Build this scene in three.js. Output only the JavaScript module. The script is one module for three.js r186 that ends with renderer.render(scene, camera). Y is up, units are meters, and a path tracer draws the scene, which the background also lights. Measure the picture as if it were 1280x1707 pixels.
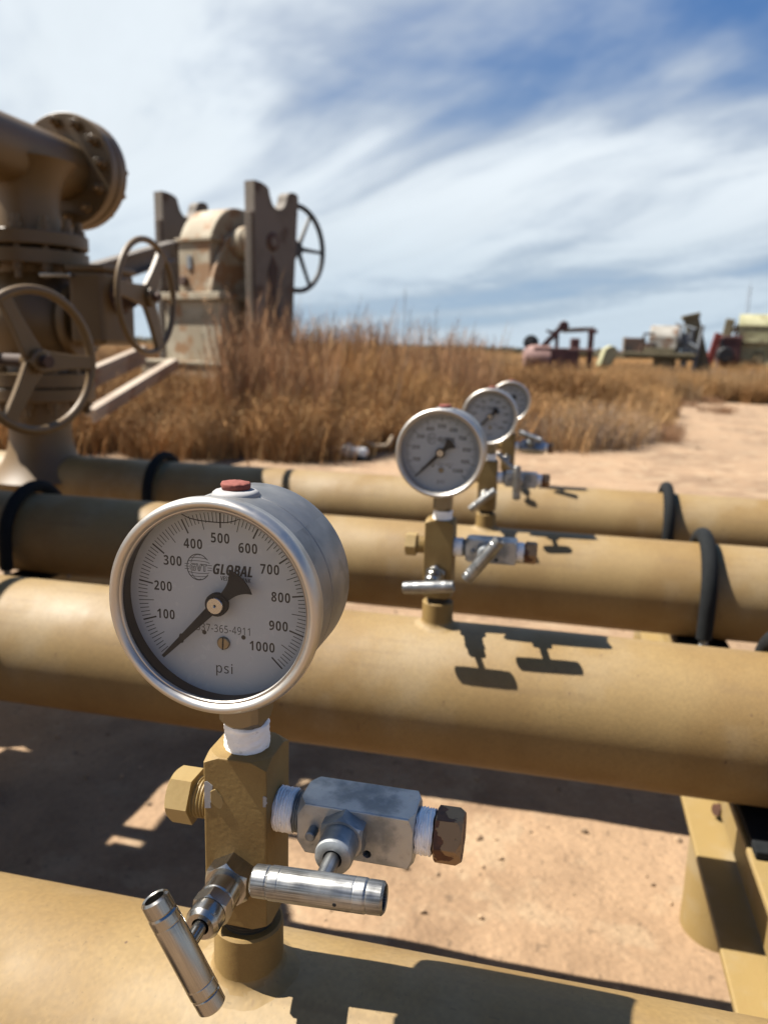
import * as THREE from 'three';
import { mergeGeometries, toCreasedNormals, mergeVertices } from 'three/addons/utils/BufferGeometryUtils.js';
import { RoundedBoxGeometry } from 'three/addons/geometries/RoundedBoxGeometry.js';
import { ImprovedNoise } from 'three/addons/math/ImprovedNoise.js';
import { Brush, Evaluator, INTERSECTION, SUBTRACTION } from 'three-bvh-csg';

// ---------------------------------------------------------------- camera, sky, sun, exposure
const EXPOSURE = 2.8;
const scene = new THREE.Scene();
const camera = new THREE.PerspectiveCamera(65.41, 767 / 1024, 0.02, 4000);
{
  const yaw = 0.21917, pitch = 0.20461, roll = 0.02816;
  camera.position.set(0.1816, 0.5101, 0.4315);
  camera.rotation.set(-pitch, yaw, roll, 'YXZ');
}
camera.focus = 0.452;
camera.userData.fStop = 8.6;
const renderer = new THREE.WebGLRenderer({ antialias: true });
renderer.toneMapping = THREE.LinearToneMapping;
renderer.toneMappingExposure = EXPOSURE;
renderer.shadowMap.enabled = true;

const perlin = new ImprovedNoise();
const V3 = (x, y, z) => new THREE.Vector3(x, y, z);
function fbm(x, y, z, oct = 5, gain = 0.5, lac = 2.03) {
  let s = 0, a = 1, n = 0;
  for (let i = 0; i < oct; i++) { s += a * perlin.noise(x, y, z + i * 7.31); n += a; a *= gain; x *= lac; y *= lac; z *= lac; }
  return s / n;
}
function rng(seed) { let s = seed >>> 0; return () => { s = (s + 0x6d2b79f5) | 0; let t = Math.imul(s ^ (s >>> 15), 1 | s); t = (t + Math.imul(t ^ (t >>> 7), 61 | t)) ^ t; return ((t ^ (t >>> 14)) >>> 0) / 4294967296; }; }
const lerp = (a, b, t) => a + (b - a) * t;
const sstep = (a, b, x) => { const t = Math.min(1, Math.max(0, (x - a) / (b - a))); return t * t * (3 - 2 * t); };

const sunDir = V3(-0.68, 1, 0.045).normalize();
{
  const W = 2048, H = 1024, data = new Float32Array(W * H * 4);
  const wind = 0.74, ca = Math.cos(wind), sa = Math.sin(wind);
  for (let j = 0; j < H; j++) {
    const el = ((j + 0.5) / H - 0.5) * Math.PI, sy = Math.sin(el), cy = Math.cos(el);
    for (let i = 0; i < W; i++) {
      const az = ((i + 0.5) / W - 0.5) * 2 * Math.PI, k = (j * W + i) * 4;
      if (sy < 0) { data[k] = 0.12; data[k + 1] = 0.095; data[k + 2] = 0.07; data[k + 3] = 1; continue; }
      const dx = cy * Math.cos(az), dz = cy * Math.sin(az), dy = sy;
      const up = Math.min(1, Math.pow(dy, 0.7) * 1.9);
      let r = lerp(0.185, 0.022, up), g = lerp(0.245, 0.070, up), b = lerp(0.295, 0.185, up);
      // high thin cloud, drawn out along one wind direction
      const q = 1 / (dy + 0.10), X = dx * q, Z = dz * q;
      const along = X * sa + Z * ca, cross = X * ca - Z * sa;
      const wx = fbm(along * 0.30, cross * 0.45, 1.7, 2) * 1.0, wy = fbm(along * 0.26, cross * 0.42, 9.2, 3) * 0.6;
      const big = fbm(along * 0.15 + 9.91, cross * 0.30 + 7.19, 4.4, 3);
      const streak = fbm(along * 0.24 + wx * 0.6, cross * 0.72 + wy * 1.4, 2.3, 5, 0.5);
      const wisp = fbm(along * 0.9 + wx * 2.0, cross * 2.6 + wy * 3.2, 7.9, 5, 0.62);
      const fine = fbm(along * 2.6 + wx * 3.0, cross * 5.2 + wy * 5.0, 3.1, 4, 0.6);
      let c = 0.80 + big * 0.70 + streak * 1.20 + wisp * 0.36 + fine * 0.20;
      c += 0.36 * sstep(0.0, -0.55, dx) - 0.34 * sstep(0.14, 0.40, dy) * sstep(-0.32, 0.14, dx) + 0.06 * sstep(0.16, 0.03, dy) - 0.26 * sstep(0.40, 0.75, dy);
      c = sstep(0.12, 1.05, c);
      const glow = Math.pow(Math.max(0, dx * sunDir.x + sy * sunDir.y + dz * sunDir.z), 6);
      const thick = sstep(0.5, 1.0, c), shade = 0.90 + 0.18 * thick + 0.10 * wisp, low = sstep(0.2, 0.02, dy);
      const cr = lerp(0.322, 0.230, low) * shade + 0.05 * glow, cg = lerp(0.350, 0.272, low) * shade + 0.05 * glow, cb = lerp(0.372, 0.308, low) * shade + 0.045 * glow;
      const den = c * 0.96;
      data[k] = 0.86 * lerp(r, cr, den); data[k + 1] = 0.86 * lerp(g, cg, den); data[k + 2] = 0.86 * lerp(b, cb, den); data[k + 3] = 1;
    }
  }
  const sky = new THREE.DataTexture(data, W, H, THREE.RGBAFormat, THREE.FloatType);
  sky.mapping = THREE.EquirectangularReflectionMapping; sky.magFilter = THREE.LinearFilter; sky.minFilter = THREE.LinearFilter; sky.needsUpdate = true;
  scene.background = sky; scene.environment = sky;
}
const sun = new THREE.DirectionalLight(new THREE.Color().setRGB(1, 0.95, 0.86), 5);
sun.name = 'sun';
sun.position.copy(sunDir.clone().multiplyScalar(60)); sun.target.position.set(0, 0, -6);
sun.position.add(sun.target.position);
sun.castShadow = true; sun.shadow.mapSize.set(4096, 4096); sun.shadow.radius = 1;
Object.assign(sun.shadow.camera, { left: -30, right: 30, top: 30, bottom: -30, near: 1, far: 160 });
scene.add(sun, sun.target);

// ---------------------------------------------------------------- helpers
const taken = new Map();
function numbered(name) { const n = taken.get(name) ?? 0; taken.set(name, n + 1); return n ? `${name}_${String(n).padStart(3, '0')}` : name; }
function thing(name, label, category, pos = [0, 0, 0], turn = 0, group) {
  const o = new THREE.Group(); o.name = numbered(name); o.position.set(...pos); o.rotation.y = turn;
  o.userData = { label, category }; if (group) o.userData.group = group; scene.add(o); return o;
}
function part(name, geo, mat, parent, label) {
  const m = new THREE.Mesh(Array.isArray(geo) ? mergeAll(geo) : geo, mat); m.name = name; m.castShadow = m.receiveShadow = true;
  if (label) m.userData.label = label; parent.add(m); return m;
}
function solo(name, geo, mat, label, category, group) {
  const m = new THREE.Mesh(Array.isArray(geo) ? mergeAll(geo) : geo, mat); m.name = numbered(name); m.castShadow = m.receiveShadow = true;
  m.userData = { label, category }; if (group) m.userData.group = group; scene.add(m); return m;
}
function clean(g) { const n = g.index ? g.toNonIndexed() : g; for (const k of Object.keys(n.attributes)) if (!['position', 'normal', 'uv'].includes(k)) n.deleteAttribute(k); if (!n.attributes.uv) n.setAttribute('uv', new THREE.BufferAttribute(new Float32Array(n.attributes.position.count * 2), 2)); n.clearGroups(); return n; }
function mergeAll(list) { return list.length === 1 ? list[0] : mergeGeometries(list.map(clean)); }
// uv in metres, taken from the face's main direction
function metres(geo, s = 1) {
  const g = clean(geo), p = g.attributes.position, n = g.attributes.normal, uv = new Float32Array(p.count * 2);
  for (let f = 0; f < p.count; f += 3) {
    let a = 0, b = 0, c = 0; for (let k = 0; k < 3; k++) { a += Math.abs(n.getX(f + k)); b += Math.abs(n.getY(f + k)); c += Math.abs(n.getZ(f + k)); }
    for (let k = 0; k < 3; k++) { const i = f + k, x = p.getX(i), y = p.getY(i), z = p.getZ(i); const [u, v] = a >= b && a >= c ? [z, y] : b >= c ? [x, z] : [x, y]; uv[2 * i] = u * s; uv[2 * i + 1] = v * s; }
  }
  g.setAttribute('uv', new THREE.BufferAttribute(uv, 2)); return g;
}
function creased(g, a) { g.scale(1000, 1000, 1000); const q = toCreasedNormals(g, a); return q.scale(0.001, 0.001, 0.001); } // small parts: corners are told apart to a hundredth of a millimetre
const box = (w, h, d, x = 0, y = 0, z = 0, r = 0.003) => { const m = Math.min(w, h, d); return metres((r > 0 && r < m / 2 ? new RoundedBoxGeometry(w, h, d, 2, r) : new THREE.BoxGeometry(w, h, d)).translate(x, y, z)); };
const lathe = (pts, seg = 48, crease = 0.6) => metres(creased(new THREE.LatheGeometry(pts.map(([r, y]) => new THREE.Vector2(r, y)), seg), crease));
// axes: 'x','y','z','-x'... turns a y-axis shape onto that axis
function onAxis(g, axis) { if (axis === 'x') g.rotateZ(-Math.PI / 2); else if (axis === '-x') g.rotateZ(Math.PI / 2); else if (axis === 'z') g.rotateX(Math.PI / 2); else if (axis === '-z') g.rotateX(-Math.PI / 2); return g; }
const rod = (r, len, seg = 32, c = 0.0008) => lathe([[0.00001, 0], [r - c, 0], [r, c], [r, len - c], [r - c, len], [0.00001, len]], seg);
function between(a, b, r, seg = 14) { const d = b.clone().sub(a), g = new THREE.CylinderGeometry(r, r, d.length(), seg); g.applyQuaternion(new THREE.Quaternion().setFromUnitVectors(V3(0, 1, 0), d.clone().normalize())); return metres(g.translate(...a.clone().add(b).multiplyScalar(0.5).toArray())); }
function barBetween(a, b, w, h, r = 0.004, up = V3(0, 1, 0)) {
  const d = b.clone().sub(a), L = d.length(), z = d.clone().normalize(), x = new THREE.Vector3().crossVectors(up, z).normalize(), y = new THREE.Vector3().crossVectors(z, x);
  const g = box(w, h, L, 0, 0, 0, r); g.applyMatrix4(new THREE.Matrix4().makeBasis(x, y, z)); return g.translate(...a.clone().add(b).multiplyScalar(0.5).toArray());
}
const ev = new Evaluator(); ev.useGroups = false; ev.attributes = ['position', 'normal', 'uv'];
function csg(a, b, op) {
  const A = new Brush(clean(a)), B = new Brush(clean(b)); A.updateMatrixWorld(); B.updateMatrixWorld();
  const g = ev.evaluate(A, B, op).geometry; return metres(creased(clean(g), 0.5));
}
// a square or six-sided bar whose ends are turned down on a lathe
const solidLathe = (pts, seg = 64) => { const g = new THREE.LatheGeometry(pts.map(([r, y]) => new THREE.Vector2(r, y)), seg); return g; };
function turnedBar(half, len, end, c, c2 = c) {
  const b = new RoundedBoxGeometry(half * 2, len, half * 2, 2, 0.0009).translate(0, len / 2, 0), R = half * 1.45;
  return csg(b, solidLathe([[0, -0.0005], [half * end, -0.0005], [R, c], [R, len - c2], [half * end, len + 0.0005], [0, len + 0.0005]]), INTERSECTION);
}
function hexBar(af, len, c0 = 0.0016, c1 = 0.0016) {
  const R = af / Math.sqrt(3), b = new THREE.CylinderGeometry(R, R, len, 6).translate(0, len / 2, 0);
  return csg(b, solidLathe([[0, -0.0005], [af * (c0 ? 0.48 : 0.6), -0.0005], [R * 1.03, c0 || 0.0001], [R * 1.03, len - c1], [af * (c1 ? 0.48 : 0.6), len + 0.0005], [0, len + 0.0005]], 48), INTERSECTION);
}
function thread(r, len, pitch = 0.0018, depth = 0.0009, seg = 40) {
  const pts = [[0.0005, 0], [r - depth, 0]]; const n = Math.max(2, Math.round(len / pitch));
  for (let i = 0; i < n; i++) { pts.push([r - depth, (i + 0.12) * len / n], [r, (i + 0.45) * len / n], [r, (i + 0.58) * len / n], [r - depth, (i + 0.92) * len / n]); }
  pts.push([r - depth, len], [0.0005, len]); return lathe(pts, seg, 0.3);
}
function tape(r, len, seed, seg = 56, rows = 22) { // thread sealing tape wound over a thread
  const g = new THREE.CylinderGeometry(r, r, len, seg, rows, true).translate(0, len / 2, 0), p = g.attributes.position;
  for (let i = 0; i < p.count; i++) {
    const x = p.getX(i), y = p.getY(i), z = p.getZ(i), a = Math.atan2(z, x), t = y / len;
    const wob = 0.00055 * Math.sin(y * 3600 + a) + 0.0011 * fbm(Math.cos(a) * 1.6, Math.sin(a) * 1.6 + y * 420, seed, 3) - 0.0009 * (Math.abs(t - 0.5) > 0.46 ? 1 : 0);
    const k = (r + wob) / r; p.setXYZ(i, x * k, y + 0.0013 * fbm(Math.cos(a) * 2, Math.sin(a) * 2, seed + t * 2 + 3, 2), z * k);
  }
  g.computeVertexNormals(); return metres(g);
}
function lump(geo, amp, freq, seed) { const g = mergeVertices((() => { const q = geo.clone(); q.deleteAttribute('uv'); q.deleteAttribute('normal'); return q; })()), p = g.attributes.position; g.computeVertexNormals(); const n = g.attributes.normal.clone();
  for (let i = 0; i < p.count; i++) { const d = amp * fbm(p.getX(i) * freq, p.getY(i) * freq, p.getZ(i) * freq + seed, 3); p.setXYZ(i, p.getX(i) + n.getX(i) * d, p.getY(i) + n.getY(i) * d, p.getZ(i) + n.getZ(i) * d); }
  g.computeVertexNormals(); return metres(g); }

// ---------------------------------------------------------------- textures (tileable noise over a torus of lattice points)
function tileNoise(seed) {
  const rand = rng(seed), N = 256, T = new Float32Array(N * N).map(() => rand());
  return (x, y, per) => { const xi = Math.floor(x), yi = Math.floor(y), fx = x - xi, fy = y - yi, u = fx * fx * (3 - 2 * fx), v = fy * fy * (3 - 2 * fy), w = (a) => ((a % per) + per) % per;
    const x0 = w(xi), x1 = w(xi + 1), y0 = w(yi), y1 = w(yi + 1); return lerp(lerp(T[y0 * N + x0], T[y0 * N + x1], u), lerp(T[y1 * N + x0], T[y1 * N + x1], u), v); };
}
function tex(size, span, fn, color = true) { // fn(u,v,f) -> [r,g,b] linear or a number; f(freq, seed) is tileable noise; span in metres
  const d = new Uint8Array(size * size * 4), noises = {};
  const enc = (x) => Math.round(255 * Math.min(1, Math.max(0, color ? (x <= 0.0031308 ? 12.92 * x : 1.055 * Math.pow(x, 1 / 2.4) - 0.055) : x)));
  for (let j = 0; j < size; j++) for (let i = 0; i < size; i++) {
    const u = i / size, v = j / size, k = (j * size + i) * 4;
    const f = (freq, seed = 1, fy = freq) => { const n = (noises[seed] ??= tileNoise(seed * 977 + 13)); return n(u * freq, v * fy, Math.min(256, freq === fy ? freq : 256)); };
    let c = fn(u, v, f); if (typeof c === 'number') c = [c, c, c];
    d[k] = enc(c[0]); d[k + 1] = enc(c[1]); d[k + 2] = enc(c[2]); d[k + 3] = 255;
  }
  const t = new THREE.DataTexture(d, size, size); t.wrapS = t.wrapT = THREE.RepeatWrapping; t.magFilter = THREE.LinearFilter; t.minFilter = THREE.LinearMipmapLinearFilter; t.generateMipmaps = true;
  t.repeat.set(1 / span, 1 / span); if (color) t.colorSpace = THREE.SRGBColorSpace; t.needsUpdate = true; return t;
}
const mix3 = (a, b, t) => [lerp(a[0], b[0], t), lerp(a[1], b[1], t), lerp(a[2], b[2], t)];
const oct = (f, base, s, n = 4) => { let v = 0, a = 0.5, w = 0; for (let i = 0; i < n; i++) { v += a * f(base << i, s + i); w += a; a *= 0.55; } return v / w; };
const std = (o) => new THREE.MeshStandardMaterial(o), phys = (o) => new THREE.MeshPhysicalMaterial(o);
const rgb = (r, g, b) => new THREE.Color().setRGB(r, g, b);

const paintMap = tex(2048, 0.6, (u, v, f) => { const m = sstep(0.3, 0.7, oct(f, 4, 3, 6)), fine = f(250, 20), dust = sstep(0.5, 0.78, oct(f, 5, 11, 6)); let c = mix3([0.29, 0.174, 0.053], [0.35, 0.226, 0.080], m); c = mix3(c, [0.40, 0.30, 0.17], 0.45 * dust); const drip = sstep(0.62, 0.85, f(60, 33, 3)) * sstep(0.45, 0.6, oct(f, 4, 35, 4)); c = mix3(c, [0.22, 0.13, 0.05], 0.22 * drip); const s = 0.91 + 0.18 * fine, nick = sstep(0.958, 0.972, f(90, 37)) * sstep(0.5, 0.62, oct(f, 6, 39, 4)); c = mix3(c, [0.11, 0.05, 0.025], 0.8 * nick); const sp = f(200, 31) > 0.94 ? 0.8 : 1; return c.map((x) => x * s * sp); });
const paintBump = tex(1024, 0.3, (u, v, f) => 0.35 * f(64, 2) + 0.4 * f(128, 5) + 0.25 * f(256, 6), false);
const paintRough = tex(512, 0.3, (u, v, f) => 0.5 + 0.3 * oct(f, 5, 8, 5), false);
const M = {};
M.paint = std({ map: paintMap, bumpMap: paintBump, bumpScale: 0.00009, roughnessMap: paintRough, roughness: 1, metalness: 0 });
M.blockPaint = std({ map: tex(1024, 0.12, (u, v, f) => { const m = sstep(0.3, 0.7, oct(f, 4, 41, 6)), s = 0.9 + 0.2 * f(256, 42); return mix3([0.275, 0.162, 0.038], [0.33, 0.208, 0.058], m).map((x) => x * s); }), bumpMap: paintBump, bumpScale: 0.00012, roughness: 0.72 });
M.plugPaint = std({ map: tex(512, 0.08, (u, v, f) => { const m = oct(f, 4, 43, 5); return mix3([0.36, 0.235, 0.075], [0.44, 0.31, 0.12], m); }), bumpMap: paintBump, bumpScale: 0.00015, roughness: 0.5 });
M.beamPaint = std({ map: tex(1024, 0.4, (u, v, f) => { const m = oct(f, 4, 51, 6), d = sstep(0.5, 0.75, oct(f, 5, 57, 5)); return mix3(mix3([0.34, 0.225, 0.075], [0.40, 0.28, 0.11], m), [0.42, 0.33, 0.2], d * 0.6); }), bumpMap: paintBump, bumpScale: 0.0003, roughness: 0.55 });
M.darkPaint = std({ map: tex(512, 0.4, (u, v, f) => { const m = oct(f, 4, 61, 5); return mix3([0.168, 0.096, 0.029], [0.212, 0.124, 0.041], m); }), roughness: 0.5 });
M.steel = std({ color: rgb(0.56, 0.55, 0.53), metalness: 1, roughness: 0.3, roughnessMap: tex(512, 0.02, (u, v, f) => 0.75 + 0.4 * f(200, 4, 6) - 0.15, false) });
M.bezel = std({ color: rgb(0.72, 0.68, 0.63), metalness: 1, roughnessMap: tex(512, 0.05, (u, v, f) => 0.36 + 0.16 * oct(f, 8, 71, 5), false), roughness: 1 });
M.caseSteel = std({ map: tex(1024, 0.12, (u, v, f) => { const m = sstep(0.32, 0.68, oct(f, 5, 74, 6)), st = sstep(0.54, 0.64, oct(f, 4, 78, 5)); return mix3([0.30, 0.30, 0.305], [0.40, 0.395, 0.39], m).map((x) => x * (1 - 0.28 * st)); }), metalness: 0.9, roughnessMap: tex(512, 0.1, (u, v, f) => 0.40 + 0.2 * oct(f, 10, 79, 5), false), roughness: 1, bumpMap: paintBump, bumpScale: 0.00003 });
M.zinc = std({ map: tex(1024, 0.09, (u, v, f) => { const m = sstep(0.34, 0.66, oct(f, 5, 81, 6)), d = sstep(0.56, 0.75, oct(f, 4, 87, 6)), p = f(96, 90) > 0.965 ? 0.45 : 1; return mix3(mix3([0.31, 0.335, 0.35], [0.62, 0.63, 0.63], m), [0.22, 0.235, 0.245], d * 0.85).map((x) => x * p); }), metalness: 0.75, roughnessMap: tex(512, 0.09, (u, v, f) => 0.24 + 0.5 * oct(f, 6, 82, 5), false), roughness: 1, bumpMap: tex(512, 0.06, (u, v, f) => oct(f, 16, 84, 5), false), bumpScale: 0.00015 });
M.handle = std({ map: tex(1024, 0.08, (u, v, f) => { const m = oct(f, 6, 91, 6), s = f(220, 95, 5), p = f(80, 97) > 0.97 ? 0.4 : 1; return mix3([0.24, 0.24, 0.235], [0.66, 0.66, 0.65], 0.35 + 1.6 * (0.55 * m + 0.45 * s - 0.5)).map((x) => x * p); }), metalness: 0.95, roughnessMap: tex(512, 0.05, (u, v, f) => 0.26 + 0.25 * oct(f, 8, 92, 5), false), roughness: 1 });
M.chrome = std({ map: tex(512, 0.05, (u, v, f) => mix3([0.38, 0.365, 0.34], [0.66, 0.63, 0.58], f(200, 3, 4) * 0.6 + oct(f, 4, 5, 4) * 0.4)), metalness: 1, roughness: 0.24 });
M.tape = std({ map: tex(512, 0.03, (u, v, f) => { const s = oct(f, 6, 101, 5); return mix3([0.72, 0.70, 0.67], [0.9, 0.89, 0.88], s).map((x) => x * (f(30, 105) > 0.9 ? 0.8 : 1)); }), roughness: 0.6 });
M.brassDark = std({ color: rgb(0.30, 0.25, 0.17), metalness: 0.85, roughness: 0.42 });
M.darkThread = std({ color: rgb(0.09, 0.065, 0.035), metalness: 0.3, roughness: 0.7 });
M.rust = std({ map: tex(512, 0.05, (u, v, f) => { const m = oct(f, 5, 111, 5); return mix3([0.05, 0.02, 0.01], [0.16, 0.06, 0.028], m); }), roughness: 0.85, bumpMap: tex(256, 0.02, (u, v, f) => oct(f, 8, 113, 4), false), bumpScale: 0.0006 });
M.plugRust = std({ map: tex(512, 0.032, (u, v, f) => { const m = oct(f, 4, 115, 6), e = sstep(0.50, 0.54, m); return mix3([0.46, 0.28, 0.13], mix3([0.05, 0.018, 0.009], [0.24, 0.085, 0.03], oct(f, 9, 119, 4)), e); }), roughness: 0.75, bumpMap: tex(256, 0.032, (u, v, f) => 1 - sstep(0.48, 0.55, oct(f, 4, 115, 6)), false), bumpScale: 0.0004 });
M.redRubber = std({ map: tex(256, 0.02, (u, v, f) => mix3([0.22, 0.045, 0.03], [0.38, 0.10, 0.07], oct(f, 8, 121, 5))), roughness: 0.85 });
M.greyPrimer = std({ map: tex(256, 0.03, (u, v, f) => mix3([0.36, 0.35, 0.36], [0.52, 0.51, 0.50], oct(f, 6, 125, 5))), roughness: 0.7 });
M.rubber = phys({ specularIntensity: 0.35, map: tex(256, 0.1, (u, v, f) => mix3([0.004, 0.005, 0.0055], [0.011, 0.012, 0.013], oct(f, 6, 131, 5))), roughness: 0.9 });
M.black = std({ color: rgb(0.006, 0.006, 0.006), roughness: 0.85 });
M.ringDark = std({ color: rgb(0.03, 0.03, 0.03), roughness: 0.35, metalness: 0.3 });
M.glass = phys({ color: rgb(1, 1, 1), transmission: 1, thickness: 0, roughness: 0.015, ior: 1.45, specularIntensity: 0.45 });
const crank = (a, b, c, k, seed) => std({ map: tex(512, 1.2, (u, v, f) => { const m = sstep(0.3, 0.7, oct(f, 4, seed, 6)), r = sstep(k, k + 0.14, oct(f, 5, seed + 7, 6)); return mix3(mix3(a, b, m), c, r); }), roughness: 0.75 });
M.creamRust = crank([0.40, 0.33, 0.22], [0.55, 0.48, 0.35], [0.36, 0.20, 0.09], 0.60, 141);
M.crankGrey = crank([0.16, 0.13, 0.10], [0.21, 0.175, 0.14], [0.10, 0.06, 0.035], 0.62, 151);
M.rustDark = crank([0.06, 0.03, 0.018], [0.12, 0.055, 0.03], [0.03, 0.018, 0.012], 0.55, 161);
M.wheelBlack = std({ color: rgb(0.022, 0.022, 0.024), roughness: 0.6 });
M.maroon = crank([0.10, 0.038, 0.036], [0.17, 0.07, 0.065], [0.09, 0.035, 0.03], 0.6, 171);
M.pinkFaded = crank([0.26, 0.135, 0.12], [0.38, 0.22, 0.19], [0.15, 0.06, 0.05], 0.6, 181);
M.redPaint = crank([0.33, 0.045, 0.035], [0.40, 0.07, 0.05], [0.14, 0.03, 0.02], 0.66, 191);
M.olive = crank([0.16, 0.13, 0.065], [0.22, 0.18, 0.10], [0.10, 0.07, 0.035], 0.62, 201);
M.paleYellow = crank([0.40, 0.38, 0.20], [0.56, 0.53, 0.32], [0.27, 0.23, 0.12], 0.56, 211);
M.paleGrey = crank([0.30, 0.28, 0.24], [0.50, 0.47, 0.41], [0.22, 0.13, 0.08], 0.54, 221);
M.steelGrey = crank([0.20, 0.22, 0.24], [0.28, 0.30, 0.32], [0.13, 0.13, 0.13], 0.62, 231);
M.pinkRail = crank([0.44, 0.33, 0.24], [0.56, 0.45, 0.34], [0.40, 0.22, 0.13], 0.58, 241);

// real-world base colours are lower than the mixes above: one common factor for painted, rubber, rust and plain surfaces
for (const [k, m] of Object.entries(M)) if (!['glass', 'tape', 'dial', 'black', 'rubber'].includes(k)) m.color.multiplyScalar(m.metalness > 0.5 ? 0.62 : 0.53);
// ---------------------------------------------------------------- ground
const GY = -0.55;
const edgePts = [[-40, -2], [-14, -4.2], [-6, -5.6], [-4.2, -6.0], [-2.06, -6.6], [-1.64, -7.5], [-0.97, -8.15], [0.07, -8.45], [0.7, -9.0], [1.06, -9.9], [1.5, -11.2], [1.95, -15], [2.1, -19.2], [4, -19.8], [6.7, -20.6], [14, -23], [60, -30]];
function grassEdge(x) { for (let i = 1; i < edgePts.length; i++) if (x <= edgePts[i][0]) { const [a, b] = [edgePts[i - 1], edgePts[i]]; return lerp(a[1], b[1], (x - a[0]) / (b[0] - a[0])); } return -45; }
const groundY = (x, z) => GY + 0.012 * fbm(x * 0.9, z * 0.9, 3.3, 3) + 0.009 * fbm(x * 4.5, z * 4.5, 8.1, 4) * sstep(25, 8, Math.hypot(x, z));
{
  const rings = 300, segs = 360, pos = [], col = [], uv = [], idx = [];
  const cx = 0, cz = -1.5;
  for (let i = 0; i <= rings; i++) {
    const t = i / rings, r = 0.02 + 7 * t * t * 0.9 + 3000 * Math.pow(t, 9);
    for (let j = 0; j < segs; j++) {
      const a = (j / segs) * Math.PI * 2, x = cx + r * Math.cos(a), z = cz + r * Math.sin(a);
      pos.push(x, r > 60 ? GY - 0.05 : groundY(x, z), z); uv.push(x, -z);
      const inGrass = sstep(-0.3, 1.2, grassEdge(x) - z + 0.6 * fbm(x * 0.7, z * 0.7, 2, 3));
      const m = 1 + 0.22 * fbm(x * 0.35, z * 0.35, 6.6, 4), dark = 1 - 0.25 * sstep(0.1, 0.5, fbm(x * 1.3, z * 1.3, 12.2, 3));
      const c = mix3([m * dark, m * dark, m * dark], [0.40 * m, 0.31 * m, 0.22 * m], inGrass);
      col.push(...c);
    }
  }
  for (let i = 0; i < rings; i++) for (let j = 0; j < segs; j++) { const a = i * segs + j, b = i * segs + (j + 1) % segs, c = a + segs, d = b + segs; idx.push(a, b, c, b, d, c); }
  const g = new THREE.BufferGeometry(); g.setAttribute('position', new THREE.Float32BufferAttribute(pos, 3)); g.setAttribute('color', new THREE.Float32BufferAttribute(col, 3)); g.setAttribute('uv', new THREE.Float32BufferAttribute(uv, 2)); g.setIndex(idx); g.computeVertexNormals();
  const sand = tex(2048, 1.7, (u, v, f) => { const big = oct(f, 3, 301, 5), mid = oct(f, 14, 311, 6), fine = f(220, 320), grain = f(256, 325); let c = mix3([0.27, 0.172, 0.100], [0.45, 0.306, 0.188], sstep(0.28, 0.72, 0.6 * big + 0.4 * mid)); const pale = sstep(0.52, 0.72, oct(f, 18, 331, 5)); c = mix3(c, [0.52, 0.40, 0.265], 0.45 * pale); const st = f(110, 341) > 0.94 ? 0.66 : 1; return c.map((x) => x * (0.88 + 0.13 * fine + 0.10 * grain) * st); });
  const sandBump = tex(1024, 1.7, (u, v, f) => 0.5 * oct(f, 10, 351, 5) + 0.3 * f(120, 361) + 0.2 * f(250, 362), false);
  const m = std({ color: rgb(0.525, 0.50, 0.465), map: sand, vertexColors: true, roughness: 0.95, bumpMap: sandBump, bumpScale: 0.007 });
  const o = new THREE.Mesh(g, m); o.name = 'ground'; o.receiveShadow = true; o.userData = { kind: 'structure', label: 'pinkish tan sandy ground with a bare clearing and dry field', category: 'ground' }; scene.add(o);
}
{ // loose stones
  const rand = rng(77), g = lump(new THREE.IcosahedronGeometry(1, 2), 0.7, 0.9, 4), n = 2600;
  const im = new THREE.InstancedMesh(g, std({ color: rgb(0.25, 0.175, 0.11), roughness: 0.95 }), n), m = new THREE.Matrix4(), q = new THREE.Quaternion(), e = new THREE.Euler();
  for (let i = 0; i < n; i++) {
    const near = i < 1300, x = near ? lerp(-1.2, 1.6, rand()) : lerp(-4, 8, rand()), z = near ? lerp(-0.5, -3.0, rand()) : lerp(-3, -20, rand());
    const s = (near ? 0.0016 : 0.004) + (near ? 0.0075 : 0.014) * Math.pow(rand(), 4); e.set(rand() * 6, rand() * 6, rand() * 6); q.setFromEuler(e);
    m.compose(V3(x, groundY(x, z) + s * 0.25, z), q, V3(s, s * 0.6, s)); im.setMatrixAt(i, m); const c = 0.55 + 0.8 * rand(); im.setColorAt(i, rgb(c, c * 0.97, c * 0.93));
  }
  im.name = 'gravel'; im.userData = { kind: 'stuff', label: 'loose small stones scattered over the sandy ground', category: 'gravel' }; scene.add(im);
}

// ---------------------------------------------------------------- pipes
const R = 0.1042, PZ = [0, -0.684, -1.378, -2.0756], PY = [0, 0.007, 0.0017, -0.0056], GX = [0.002, 0.0182, 0.0196, 0.0148], RX = -1.64;
const rank = ['nearest', 'second', 'third', 'farthest'];
function tube(r, x0, x1, seg = 96) { // along x, uv in metres
  const n = Math.max(4, Math.round((x1 - x0) * 6)), g = new THREE.CylinderGeometry(r, r, x1 - x0, seg, n, true); const uv = g.attributes.uv;
  for (let i = 0; i < uv.count; i++) uv.setXY(i, uv.getX(i) * 0.6, x0 + uv.getY(i) * (x1 - x0));
  return g.rotateZ(-Math.PI / 2).translate((x0 + x1) / 2, 0, 0);
}
// a smooth branch: a collar that flares from the branch into the run
function flare(rb, rf, y0, y1, seg = 72) { const pts = []; for (let i = 0; i <= 10; i++) { const t = i / 10; pts.push([rb + (rf - rb) * Math.pow(1 - t, 2.4), lerp(y0, y1, t)]); } return lathe(pts, seg, 1.2); }
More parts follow.
